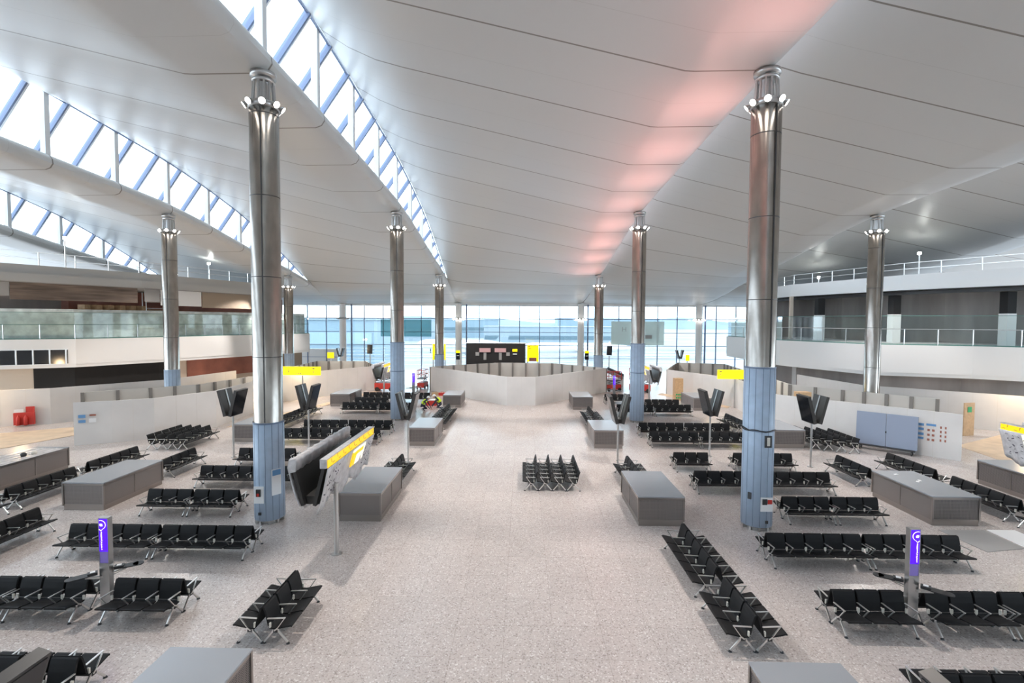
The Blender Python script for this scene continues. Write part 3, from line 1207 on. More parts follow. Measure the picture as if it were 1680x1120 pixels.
direction_sign(-19.1, 42.95, 3.35, 2.62, 3.38, 'yellow direction sign on pole before the left hoarding',
               [(-1.15, 3.12, 0.09, 0.07), (-1.15, 2.95, 0.07, 0.2), (1.05, 3.2, 0.2, 0.1), (1.05, 2.92, 0.14, 0.05), (1.05, 2.82, 0.14, 0.05), (-0.45, 2.75, 0.05, 0.08), (-0.27, 2.76, 0.08, 0.08), (-0.08, 2.77, 0.09, 0.09)])
direction_sign(18.95, 42.93, 3.1, 2.55, 3.35, 'yellow direction sign on pole before the right hoarding',
               [(-1.3, 3.2, 0.2, 0.08), (-1.3, 3.0, 0.14, 0.05), (-1.3, 2.9, 0.14, 0.05)])
for x, y, w, z0, z1, lab in ((-25.7, 66.2, 0.9, 2.35, 3.15, 'small yellow sign far beyond the left hoarding'),
                             (22.6, 66.2, 0.5, 2.3, 3.1, 'small yellow sign far beyond the right hoarding')):
    direction_sign(x, y, w, z0, z1, lab, [])


def far_sign(x, y, label):
    root = empty('gate_sign', (x, y, 0), 0, label, 'sign', 'small yellow and black gate signs')
    MB().tube((0, 0, 0), (0, 0, 3.6), 0.05, n=8).build('pole', M_STEEL2, root)
    MB().bbox(-0.24, 0.24, -0.14, -0.05, 2.6, 3.45).build('black_panel', M_SCREEN, root)
    MB().bbox(-0.26, 0.26, -0.16, -0.05, 3.45, 3.75).build('yellow_cap', M_YEL, root)
    MB().bbox(-0.14, 0.14, -0.15, -0.13, 3.05, 3.15).build('white_text_line', M_PAPER, root)
    return root


far_sign(-7.75, 62, 'black gate sign with yellow cap in front of left window column')
far_sign(8.7, 63, 'black gate sign with yellow cap beside third right column')
for (x, lab) in ((-24.3, 'distant V display before the glass wall at left'), (21.5, 'distant V display before the glass wall at right')):
    vdisplay(x, 66, lab, 3.75, 2.6, 0.47, 0.8)
for (x, y, lab) in ((-19.0, 62, 'distant flat black display on pole, left of the aisle'), (11.4, 62, 'distant flat black display on pole, right of the aisle')):
    root = empty('flat_display', (x, y, 0), 0, lab, 'display')
    MB().tube((0, 0, 0), (0, 0, 3.2), 0.07, n=8).build('pole', M_STEEL2, root)
    MB().box((0, -0.1, 3.85), (0.65, 0.16, 1.15), ry=0.04).build('screen', M_SCREEN, root)

# big yellow exit gates signs with arched foot
for (x, y, lab) in ((1.75, 62, 'tall yellow totem sign with red symbol behind the centre hoarding'), (-10.5, 64, 'tall yellow totem sign half hidden behind third left column')):
    root = empty('totem_sign', (x, y, 0), 0, lab, 'sign')
    s = MB()
    w = 0.72 if x > 0 else 0.85
    s.bbox(-w, w, -0.15, 0.15, 2.9, 4.5)
    s.bbox(-w, -w + 0.25, -0.15, 0.15, 2.4, 2.9)
    s.bbox(w - 0.25, w, -0.15, 0.15, 2.4, 2.9)
    s.build('yellow_panel', M_YEL, root)
    MB().bbox(-w + 0.25, w - 0.25, -0.12, 0.12, 2.45, 2.9).build('dark_foot_panel', M_REDPAN if x > 0 else M_DARK, root)
    l = MB()
    l.bbox(-w, -w + 0.12, -0.1, 0.1, 0, 2.4)
    l.bbox(w - 0.12, w, -0.1, 0.1, 0, 2.4)
    l.build('leg', M_STEEL2, root)
    marks([(-w * 0.62, 4.3, 0.3, 0.09), (-w * 0.55, 4.08, 0.3, 0.09)], M_RED, root, -0.154)
    marks([(0, 4.45, w * 1.3, 0.06)], M_INK, root, -0.154)


# ------------------------------------------------------------------ white hoardings
def hoarding(poly, label, h=2.55, inner=False, studs=None, m=None, group='white site hoardings'):
    root = empty('hoarding', (0, 0, 0), 0, label, 'hoarding', group)
    j = MB().wall(poly, 0, h, 0.08)
    j.k = 1
    for (a, b) in zip(poly, poly[1:]):
        a, b = Vector(a), Vector(b)
        L = (b - a).length
        n = max(1, round(L / 1.25))
        d = (b - a) / n
        ang = math.atan2(d.y, d.x)
        for i in range(1, n):
            p = a + d * i
            j.box((p.x, p.y, h / 2), (0.012, 0.088, h), rz=ang)
    j.build('boards', [m or (M_HOARDIN if inner else M_HOARD), M_HOARDIN], root)
    if inner:
        for (a, b) in zip(poly, poly[1:]):
            a, b = Vector(a), Vector(b)
            L = (b - a).length
            n = max(1, round(L / 1.5))
            d = (b - a) / n
            ang = math.atan2(d.y, d.x)
            nn = Vector((-(b - a).y, (b - a).x)).normalized()
            cen = Vector((0, 30))
            if nn.dot(Vector((0.394, 0)) - a) < 0:
                nn = -nn
            for i in range(n + 1):
                p = a + d * i + nn * 0.1
                MB().box((p.x, p.y, h / 2), (0.2, 0.13, h), rz=ang).build('stud', M_STUD, root)
    return root


hoarding([(-26.05, 28.15), (-24.4, 28.9), (-22.65, 30.0), (-20.9, 33.4), (-21.6, 43.9), (-15.6, 53.0)], 'white hoarding wall along the left seating, with blue notices at its near end')
hoarding([(-29.2, 32.2), (-26.4, 34.6), (-24.3, 36.6), (-23.2, 42.8), (-24.6, 58.8), (-18.7, 59.3), (-15.6, 53.0)], 'rear left hoarding seen from inside with dark studs', inner=True)
hoarding([(24.2, 26.75), (17.85, 33.8), (19.2, 43.5), (15.4, 51.0)], 'white hoarding wall along the right seating behind blue board')
hoarding([(27.5, 32.3), (25.7, 34.3), (24.0, 36.3), (21.8, 39.3), (24.4, 58.3), (19.4, 60.2), (15.4, 51.0)], 'rear right hoarding seen from inside with dark studs', inner=True)
hoarding([(-9.5, 52.3), (-0.92, 43.2), (1.58, 43.3), (9.4, 52.2)], 'white angled centre hoarding blocking the end of the aisle')
hoarding([(-9.5, 52.3), (-7.3, 54.5), (-2.3, 58.2), (4.0, 58.0), (9.4, 52.2)], 'rear centre hoarding seen from inside with dark studs', inner=True)
hoarding([(-44, 26.5), (-35.6, 32.9), (-33.2, 34.0), (-28.9, 39.3), (-27.5, 47)], 'far left warm-lit white hoarding behind the red equipment')
hoarding([(44, 27.0), (34.5, 33.8), (27.4, 39.2), (26.6, 47)], 'far right white hoarding below the right balcony')
# plywood door leaf at the right hoarding end
r_ = empty('plywood_door', (29.8, 32.5, 0), 0, 'plywood door leaf with green safety sign beyond the right hoarding end', 'door')
MB().box((0.35, 0.5, 1.1), (0.9, 0.06, 2.2), rz=0.25).build('leaf', M_PLY, r_)
MB().box((0.36, 0.46, 1.75), (0.34, 0.02, 0.36), rz=0.25).build('green_sign_plate', M_GREEN, r_)
r_ = empty('plywood_crate', (15.4, 47.2, 0), 0, 'upright plywood box before the right hoarding with green stickers', 'crate')
MB().bbox(-0.4, 0.4, -0.3, 0.3, 0.0, 2.1).build('box_body', M_PLY, r_)
q = MB()
for i in range(6):
    q.box((-0.2 + 0.2 * (i % 3), -0.31, 0.25 + 0.3 * (i // 3)), (0.14, 0.02, 0.16), ry=0.3 * i)
q.build('green_stickers', M_GREEN, r_)
tag(MB().bbox(-0.45, 0.45, -0.3, 0.3, 0.0, 0.6).build('cardboard_box', M_PLY, None, (20.2, 34.8, 2.0)), 'tan box showing above the right hoarding beside V display', 'box')
MBx = MB().bbox(-0.4, 0.4, -0.25, 0.25, 0.0, 2.0)
tag(MBx.build('packing_case', M_PLY, None, (20.2, 34.8, 0.0)), 'tall packing case standing behind the right hoarding', 'box')


# safety notices on hoardings
def notices(root_loc, rz, cells, label):
    root = empty('safety_notice', root_loc, rz, label, 'notice', 'safety notices on the hoardings')
    b = MB()
    bl = MB()
    rd = MB()
    for (u, v, w_, h_, k) in cells:
        (bl if k == 1 else rd if k == 2 else b).box((u, -0.05, v), (w_, 0.012, h_))
    b.build('sheet', M_PAPER, root)
    if bl.v:
        bl.build('blue_sheet', M_BLUE, root)
    if rd.v:
        rd.build('pictogram', M_REDPAN, root)


notices((-25.55, 28.30, 0), R(24), [(-0.1, 1.72, 0.34, 0.18, 1), (-0.1, 1.42, 0.34, 0.16, 1), (0.42, 1.77, 0.3, 0.1, 2), (0.4, 1.45, 0.34, 0.24, 0)], 'blue and white safety notices on near end of left hoarding')
cells = [(-0.6, 1.75, 0.34, 0.14, 1), (-0.6, 1.5, 0.34, 0.14, 1), (-0.6, 1.22, 0.34, 0.14, 1), (-0.6, 0.98, 0.34, 0.12, 1), (-0.12, 1.78, 0.42, 0.12, 1)]
for i in range(3):
    for j in range(2):
        cells.append((-0.22 + 0.2 * j, 1.48 - 0.27 * i, 0.11, 0.12, 2))
for i in range(4):
    for j in range(2):
        cells.append((0.3 + 0.2 * j, 1.7 - 0.24 * i, 0.07, 0.13, 2))
notices((23.42, 27.62, 0), math.atan2(-7.05, 6.35), cells, 'blue sheets and small pictograms on the right hoarding')

# blue-grey board on wheels leaning before the right hoarding
root = empty('board_trolley', (21.55, 28.65, 0), math.atan2(-2.0, 2.1), 'large blue-grey double board on wheeled trolley before right hoarding', 'board')
for sx in (-1, 1):
    MB().box((sx * 0.72, 0, 1.26), (1.42, 0.10, 1.9), rx=-0.06).build('board', M_BLUEB, root)
MB().box((0, 0, 0.27), (2.7, 0.5, 0.06)).build('trolley_base', M_DARK, root)
for sx in (-1, 1):
    for sy in (-1, 1):
        MB().tube((sx * 1.2 - 0.03, sy * 0.2, 0.12), (sx * 1.2 + 0.03, sy * 0.2, 0.12), 0.12, n=14).build('wheel', M_BLACKP, root)
MB().box((0.0, -0.08, 1.15), (0.06, 0.06, 0.1)).build('latch', M_DARK, root)

# ------------------------------------------------------------------ balconies on both sides
LF = [(-46, 38.0), (-42.6, 39.6), (-38.5, 41.8), (-35.0, 47.9), (-27.9, 64.5)]
RF = [(41, 34.5), (36.6, 36.2), (34.5, 37.7), (28.5, 40.0), (25.6, 48.3), (25.9, 61.5)]


def offset(poly, d):
    r = []
    for i, p in enumerate(poly):
        p = Vector(p)
        a = Vector(poly[max(0, i - 1)])
        b = Vector(poly[min(len(poly) - 1, i + 1)])
        t = (b - a).normalized()
        n = Vector((-t.y, t.x))
        q = p + n * d
        r.append((q.x, q.y))
    return r


for side, poly, sgn in (('left', LF, 1), ('right', RF, -1)):
    # the hall is on the right hand of LF (walking away) and on the left hand of RF
    out_ = lambda d: offset(poly, d * sgn)
    MB().wall(poly, 3.55, 5.75, 0.12).build('wall_%s_fascia' % side, M_FASC, kind='structure')
    MB().wall(out_(0.18), 3.28, 3.6, 0.3).build('trim_%s_soffit_step' % side, M_FASC, kind='structure')
    back = out_(9.0)
    m = MB()
    m.prism([tuple(p) for p in poly] + [tuple(p) for p in reversed(back)], 3.3, 3.55)
    m.prism([tuple(p) for p in poly] + [tuple(p) for p in reversed(back)], 5.6, 5.74)
    m.build('floor_%s_balcony' % side, M_FASC, kind='structure')
    # glass balustrade with rail and posts
    b0 = out_(0.12)
    root = empty('glass_balustrade', (0, 0, 0), 0, 'glass balustrade with slim rail along the %s balcony' % side, 'balustrade')
    MB().wall(b0, 5.76, 8.05, 0.015).build('glass_panels', G_BAL, root)
    MB().wall(out_(0.07), 6.98, 7.03, 0.05).build('handrail', M_STEEL2 if side == 'right' else M_TEAL, root)
    MB().wall(b0, 5.74, 5.84, 0.06).build('bottom_channel', M_TEAL, root)
    MB().wall(b0, 8.03, 8.07, 0.03).build('top_channel', M_TEAL, root)
    for (a, b) in zip(b0, b0[1:]):
        a, b = Vector(a), Vector(b)
        n = max(1, round((b - a).length / 2.1))
        for i in range(n):
            p = a + (b - a) * (i / n)
            MB().bbox(p.x - 0.03, p.x + 0.03, p.y - 0.03, p.y + 0.03, 5.75, 7.0).build('baluster', M_STEEL2, root)
    # upper band
if True:
    UL = [(-44, 30.5), (-38, 35.3), (-33.5, 43.0), (-29.6, 53.5), (-29.2, 60)]
    UR = [(43, 30.0), (37.1, 36.6), (33.0, 43.0), (29.6, 54.0), (29.6, 60)]
    for side, U, sgn in (('left', UL, 1), ('right', UR, -1)):
        MB().wall(U, 10.3, 10.95, 0.25).build('wall_%s_parapet' % side, M_PARL if side == 'left' else M_FASC, kind='structure')
        MB().wall(offset(U, 0.12 * sgn), 10.95, 11.6, 0.2).build('wall_%s_parapet_top' % side, M_PARL if side == 'left' else M_FASC, kind='structure')
        bk = offset(U, 12 * sgn)
        MB().prism([tuple(p) for p in U] + [tuple(p) for p in reversed(bk)], 10.25, 10.4).build('ceiling_%s_balcony' % side, M_GYPS if side == 'left' else M_DARK, kind='structure')
        MB().wall(offset(U, (9 if side == 'left' else 6.5) * sgn), 0, 10.3, 0.2).build('wall_%s_back' % side, M_CONCD, kind='structure')
        rl = empty('roof_railing', (0, 0, 0), 0, 'thin metal railing on top of the %s parapet' % side, 'railing')
        O = offset(U, 0.3 * sgn)
        for z in (12.1, 12.6):
            MB().wall(O, z, z + 0.045, 0.045).build('rail', M_CHROME, rl)
        for (a, b) in zip(O, O[1:]):
            a, b = Vector(a), Vector(b)
            n = max(1, round((b - a).length / 2.3))
            for i in range(n):
                p = a + (b - a) * (i / n)
                MB().bbox(p.x - 0.03, p.x + 0.03, p.y - 0.03, p.y + 0.03, 11.5, 12.62).build('upright', M_CHROME, rl)


def along(poly, s0, s1):
    """sub-polyline between arc lengths"""
    pts, acc = [], 0.0
    P = [Vector(p) for p in poly]
    for a, b in zip(P, P[1:]):
        L = (b - a).length
        for s in (s0, s1):
            if acc <= s <= acc + L:
                pts.append((s, a + (b - a) * ((s - acc) / L)))
        if s0 < acc + L < s1:
            pts.append((acc + L, b))
        acc += L
    pts.sort(key=lambda t: t[0])
    return [(p.x, p.y) for _, p in pts]


# left: hanging panels below the band, concrete-look boards behind the glass
Ui = offset(UL, 0.35)
for (s0, s1, z0, m_, lab) in ((2, 8.1, 9.2, M_GYPS, 'grey board panel under the left parapet, nearest'),
                              (8.15, 16.3, 8.95, M_WOODDK, 'rough brown timber panel under the left parapet'),
                              (16.9, 18.2, 9.1, M_GYPS, 'narrow grey panel behind the scaffold tower'),
                              (18.3, 22.2, 8.8, M_FASC, 'pale grey panel under the left parapet by the column'),
                              (22.3, 28.5, 8.7, M_BROWNB, 'plain brown board under the far left parapet')):
    pl = along(Ui, s0, s1)
    if len(pl) >= 2:
        tag(MB().wall(pl, z0, 10.24, 0.08).build('timber_boarding', m_), lab, 'panel')
cb = offset(LF, 0.9)
tag(MB().wall(cb, 5.76, 8.35, 0.1).build('temporary_wall', M_CONC), 'mottled grey boarding standing behind the left balcony glass', 'wall')
MB().wall(offset(LF, 5.0), 5.76, 10.25, 0.2).build('wall_left_inner', M_REDPAN, kind='structure')
# boxes and clutter over the boarding, and timber crates
for i in range(6):
    p = along(offset(LF, 2.0), 8.5 + i * 0.9, 9.0 + i * 0.9)
    if p:
        MBc = MB().bbox(-0.33, 0.33, -0.3, 0.3, 0, 3.05)
        tag(MBc.build('timber_crate', M_PLY, None, (p[0][0], p[0][1], 5.76)), 'brown crate stack showing above the left balcony boarding, ' + ('first', 'second', 'third', 'fourth', 'fifth', 'sixth')[i] + ' from the left', 'crate', 'crates on the left balcony')
# scaffold tower on left balcony
sp_ = along(offset(LF, 1.6), 13.5, 16.0)
if sp_:
    sx_, sy_ = sp_[0]
    ex_, ey_ = sp_[-1]
    root = empty('scaffold_tower', (0, 0, 0), 0, 'aluminium scaffold tower standing on the left balcony', 'scaffold')
    for (x, y) in ((sx_, sy_), (ex_, ey_), (sx_ - 1, sy_ + 0.8), (ex_ - 1, ey_ + 0.8)):
        MB().tube((x, y, 5.76), (x, y, 10.2), 0.04, n=8).build('standard', M_CHROME, root)
    for z in (7.0, 8.6, 9.2, 9.7, 10.15):
        MB().bar((sx_, sy_, z), (ex_, ey_, z), 0.04).build('ledger', M_CHROME, root)
    MB().bar((sx_ - .5, sy_ + .4, 8.45), (ex_ - .5, ey_ + .4, 8.45), 1.0, 0.06).build('platform', M_PLY, root)

# lower storeys under the balconies
lw = offset(LF, 1.6)
MB().wall(lw, 0, 3.3, 0.2).build('wall_left_lower', M_BEIGE, kind='structure')
for (s0, s1, m_, lab) in ((5.1, 16.2, M_VOID, 'long black opening under the left balcony'), (17.3, 26.6, M_REDPAN, 'red-brown panelled shopfront under the left balcony'),  # the opening is a black sheet, its inner shade put into the colour
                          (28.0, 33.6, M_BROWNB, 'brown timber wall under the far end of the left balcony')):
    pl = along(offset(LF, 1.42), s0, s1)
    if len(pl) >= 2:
        tag(MB().wall(pl, 1.2, 3.2, 0.08).build('lower_storey_panel', m_), lab, 'shopfront')
rw = offset(RF, -2.2)
MB().wall(rw, 0, 3.3, 0.2).build('wall_right_lower', M_CONCD, kind='structure')
# white columns on the right balcony with black upper halves
for (x, y, lab) in ((30.6, 50.5, 'farthest'), (33.6, 44.5, 'middle'), (37.8, 38.6, 'nearest')):
    root = empty('balcony_column', (x, y, 5.75), 0, 'half black half white pillar on the right balcony, %s of three' % lab, 'pillar', 'pillars on the right balcony')
    MB().bbox(-0.35, 0.35, -0.35, 0.35, 0, 2.5).build('white_lower_half', M_FASC, root)
    MB().bbox(-0.33, 0.33, -0.33, 0.33, 2.5, 4.18).build('black_upper_half', M_VOID, root)
d_ = MB().wall(offset(UR, -0.9), 9.95, 10.2, 0.4)
tag(d_.build('service_duct', M_DARK), 'dark service duct hanging under the right balcony ceiling', 'duct')
for (x, y, lab) in ((28.0, 49.5, 'far'), (31.5, 42.3, 'middle'), (37.2, 39.0, 'near')):
    root = empty('lower_pillar', (x, y, 0), 0, 'white pillar under the right balcony, %s one' % lab, 'pillar', 'pillars under the right balcony')
    MB().bbox(-0.35, 0.35, -0.35, 0.35, 0, 3.28).build('shaft', M_FASC, root)

MB().bbox(30.9, 46, 60.2, 60.4, 3.6, 10.3).build('wall_right_end', M_CONCD, kind='structure')
MB().bbox(29.35, 29.65, 53.6, 53.9, 5.75, 10.3).build('trim_post', M_BEIGE, kind='structure')
# windows in the left fascia
root = empty('window_30', (0, 0, 0))
root['kind'] = 'structure'
pl = offset(LF, -0.08)
wp = along(pl, 0.2, 7.9)
MB().wall(wp, 3.62, 4.85, 0.03).build('pane', M_SCREEN, root)
MB().wall(wp, 3.57, 3.63, 0.08).build('window_frame', M_WHITEM, root)
MB().wall(wp, 4.84, 4.9, 0.08).build('window_frame', M_WHITEM, root)
for i in range(8):
    p = along(pl, 0.3 + 1.07 * i, 0.36 + 1.07 * i)
    if p:
        MB().bbox(p[0][0] - 0.05, p[0][0] + 0.05, p[0][1] - 0.05, p[0][1] + 0.05, 3.62, 4.85).build('mullion', M_WHITEM, root)

# work lights on the upper roofs
for (x, y, z, h, lab) in ((-36.8, 39.3, 11.7, 2.4, 'bright work light on stand above left parapet'), (-31.9, 50.0, 11.7, 1.6, 'second work light on stand on left roof, beyond the column'),
                          (34.9, 43.6, 11.7, 1.9, 'bright white work light above the right parapet'), (31.6, 52.5, 11.7, 0.6, 'small work light low on the right parapet, beside the window end')):
    root = empty('work_light', (x, y, z - 0.15), 0, lab, 'work light', 'work lights on the balcony roofs')
    MB().tube((0, 0, 0), (0, 0, h), 0.05, n=8).build('stand', M_CHROME, root)
    MB().tube((0, 0, h), (0, 0, h + 0.2), 0.13, n=12).build('lamp_head', M_BULB, root)

# ------------------------------------------------------------------ glass end wall
root = empty('window_20', (0, 0, 0))
root['kind'] = 'structure'
YW = 73.3
MB().bbox(-46, 46, YW - 0.012, YW + 0.012, 0.05, 9.95).build('pane', G_WIN, root)
xs = []
for k in range(-6, 7):
    pass
xm = [(-9 + 3.0 * i) for i in range(7)] + [9 + 2.873 * i for i in range(1, 13)] + [-9 - 2.873 * i for i in range(1, 13)]
for x in sorted(xm):
    MB().bbox(x - 0.05, x + 0.05, YW - 0.2, YW + 0.05, 0, 10).build('mullion', M_RAFTER, root)
for z, t in ((7.85, 0.11), (5.85, 0.08), (3.9, 0.10), (2.0, 0.05)):
    MB().bbox(-46, 46, YW - 0.15, YW + 0.04, z - t / 2, z + t / 2).build('transom', M_RAFTER, root)
MB().bbox(-46, 46, YW - 0.5, YW + 0.6, 9.75, 10.6).build('trim_1', M_WHITEM, kind='structure')
MB().bbox(-46, -27.5, YW - 0.1, YW + 0.4, 0, 3.2).build('wall_back', M_WHITE, kind='structure')
for k, x in enumerate((-9, 9, -26.24, 26.24)):
    root = empty('window_column', (x, 72.2, 0), 0, 'slim pale column against the glass wall, ' + ('left of centre', 'right of centre', 'far left', 'far right')[k], 'column', 'pale columns against the glass wall')
    MB().lathe([(0.48, 0), (0.48, 10.0)], 20).build('shaft', M_WHITE, root)
    MB().lathe([(0.5, 7.7), (0.62, 7.75), (0.62, 7.95), (0.5, 8.0)], 20).build('lamp_ring', M_STEEL2, root)
    for i in range(8):
        t = 2 * PI * (i + .5) / 8
        MB().tube((0.62 * math.cos(t), 0.62 * math.sin(t), 7.88), (0.85 * math.cos(t), 0.85 * math.sin(t), 7.72), 0.05, 0.10, n=10).build('floodlight', M_LAMP if k in (0, 1, 3) else M_STEEL2, root)
    MB().bbox(1.0, 1.2, 0.5, 0.7, 0, 10).build('side_post', M_RAFTER, root)

# grey-green sheet hung before the glass, with letters
root = empty('hanging_banner', (17.5, 72.95, 0), 0, 'pale green translucent banner hung before the right part of the glass wall', 'banner')
MB().bbox(-3.9, 3.9, -0.02, 0.02, 4.05, 7.55).build('sheet', G_TEMP, root)
text('lettering', 'H', 1.0, M_GYPS, root, (-2.0, -0.04, 6.35), (PI / 2, 0, 0))
MB().bbox(1.1, 2.1, -0.08, -0.03, 5.0, 5.55).build('grey_label', M_GYPS, root)
for x in (-3.6, 3.6):
    MB().tube((x, 0, 7.5), (x, 0, 9.76), 0.02, n=6).build('hanging_wire', M_STEEL2, root)
root = empty('hanging_banner', (-17.0, 72.95, 0), 0, 'dark teal translucent banner before the left part of the glass wall', 'banner')
MB().bbox(-3.8, 3.8, -0.02, 0.02, 5.15, 7.7).build('sheet', G_TEAL, root)
for x in (-3.6, 3.6):
    MB().tube((x, 0, 7.6), (x, 0, 9.76), 0.02, n=6).build('hanging_wire', M_STEEL2, root)

# black kiosk wall with pink headers
root = empty('kiosk_wall', (-2.95, 60.5, 0), 0, 'black kiosk wall with two pink headed booths behind the centre hoarding', 'kiosk')
MB().bbox(-3.55, 3.75, 0.0, 0.6, 0, 4.75).build('black_wall', M_VOID, root)
for x in (-1.25, 0.65):
    b = MB().bbox(x - 0.7, x + 0.7, -0.12, 0.0, 3.65, 4.15).build('pink_header', mat('pink_header_panel', (0.55, 0.33, 0.33), 0.5), root)
    MB().bbox(x - 0.17, x + 0.17, -0.06, 0.0, 2.7, 3.6).build('notice_board', M_GYPS, root)
for x in (-2.2, 1.6):
    MB().bbox(x - 0.22, x + 0.22, -0.08, 0.0, 3.2, 3.65).build('grey_screen', M_GYPS, root)
MB().bbox(2.15, 2.75, -0.1, 0.0, 3.75, 4.05).build('yellow_label', M_YEL, root)
MB().bbox(2.2, 2.7, -0.08, 0.0, 3.38, 3.5).build('white_label', M_PAPER, root)
MB().bbox(-3.6, 3.8, -0.05, 0.65, 4.75, 4.83).build('capping', M_WHITEM, root)


# ------------------------------------------------------------------ red lift machines, workers, site clutter
def red_machine(x, y, s, label, rz=0.0):
    root = empty('scissor_lift', (x, y, 0), rz, label, 'lift', 'red access machines')
    MB().bbox(-0.9 * s, 0.9 * s, -0.4 * s, 0.4 * s, 0.2 * s, 0.75 * s).build('chassis', M_RED, root)
    for sx in (-1, 1):
        for sy in (-1, 1):
            MB().tube((sx * 0.65 * s, sy * 0.40 * s, 0.2 * s), (sx * 0.65 * s, sy * 0.5 * s, 0.2 * s), 0.2 * s, n=14).build('wheel', M_BLACKP, root)
    a = MB()
    for i in range(2):
        z = 0.75 * s + 0.22 * s * i
        a.bar((-0.8 * s, -0.3 * s, z), (0.8 * s, -0.3 * s, z + 0.22 * s), 0.05)
        a.bar((0.8 * s, -0.26 * s, z), (-0.8 * s, -0.26 * s, z + 0.22 * s), 0.05)
    a.build('scissor_arms', M_DARK, root)
    MB().bbox(-0.9 * s, 0.9 * s, -0.4 * s, 0.4 * s, 1.18 * s, 1.26 * s).build('platform', M_DARK, root)
    g = MB()
    for z in (1.7, 2.2):
        for sy in (-1, 1):
            g.bar((-0.9 * s, sy * 0.4 * s, z * s), (0.9 * s, sy * 0.4 * s, z * s), 0.06 * s)
        for sx in (-1, 1):
            g.bar((sx * 0.9 * s, -0.4 * s, z * s), (sx * 0.9 * s, 0.4 * s, z * s), 0.06 * s)
    for sx in (-0.9, -0.3, 0.3, 0.9):
        for sy in (-1, 1):
            g.bar((sx * s, sy * 0.4 * s, 1.25 * s), (sx * s, sy * 0.4 * s, 2.2 * s), 0.05 * s)
    g.build('guardrail', M_RED, root)
    MB().box((-0.4 * s, -0.43 * s, 1.45 * s), (0.5 * s, 0.03, 0.3 * s)).build('placard', M_PAPER, root)


red_machine(-14.2, 51.8, 1.15, 'red scissor lift half hidden behind the second left column')
red_machine(-10.6, 53.8, 0.95, 'slim red machine just right of second left column', 1.5)
red_machine(12.9, 52.0, 1.15, 'red scissor lift right of the second right column')
red_machine(10.2, 53.0, 0.95, 'red machine just left of the second right column', 0.3)
# red fire point at far left
root = empty('fire_point', (-34.3, 33.2, 0), R(25), 'red fire extinguisher point before the far left hoarding', 'fire point')
MB().bbox(-0.55, 0.55, -0.1, 0.1, 0.1, 0.95).build('stand', M_RED, root)
MB().bbox(0.1, 0.55, -0.05, 0.05, 0.95, 1.35).build('sign', M_RED, root)
for x in (-0.25, 0.15):
    q = MB()
    q.lathe([(0.0, 0.1), (0.11, 0.1), (0.11, 0.62), (0.05, 0.72), (0.03, 0.8), (0, 0.8)], 12, (x, -0.22, 0))
    q.build('extinguisher', M_RED, root)
MB().bbox(-0.5, 0.0, -0.12, -0.1, 0.98, 1.2).build('notice', M_PAPER, root)


# workers in hi-vis, crouching
def limb(chain):
    """skinned figure: list of (name,parent,pos,radius)"""
    idx = {}
    vs, es, rs = [], [], []
    for nm, pa, p, r in chain:
        idx[nm] = len(vs)
        vs.append(p)
        rs.append(r)
        if pa:
            es.append((idx[pa], idx[nm]))
    return vs, es, rs, idx


def skin_obj(name, chain, mt, parent):
    vs, es, rs, idx = limb(chain)
    me = bpy.data.meshes.new(name)
    me.from_pydata(vs, es, [])
    me.materials.append(mt)
    o = bpy.data.objects.new(name, me)
    COL.objects.link(o)
    o.parent = parent
    md = o.modifiers.new('skin', 'SKIN')
    lay = me.skin_vertices[0] if me.skin_vertices else None
    if lay is None:
        me.attributes  # noqa
    o2 = o
    for i, r in enumerate(rs):
        o.data.skin_vertices[0].data[i].radius = (r, r)
    o.data.skin_vertices[0].data[0].use_root = True
    s = o.modifiers.new('sub', 'SUBSURF')
    s.levels = s.render_levels = 1
    return o


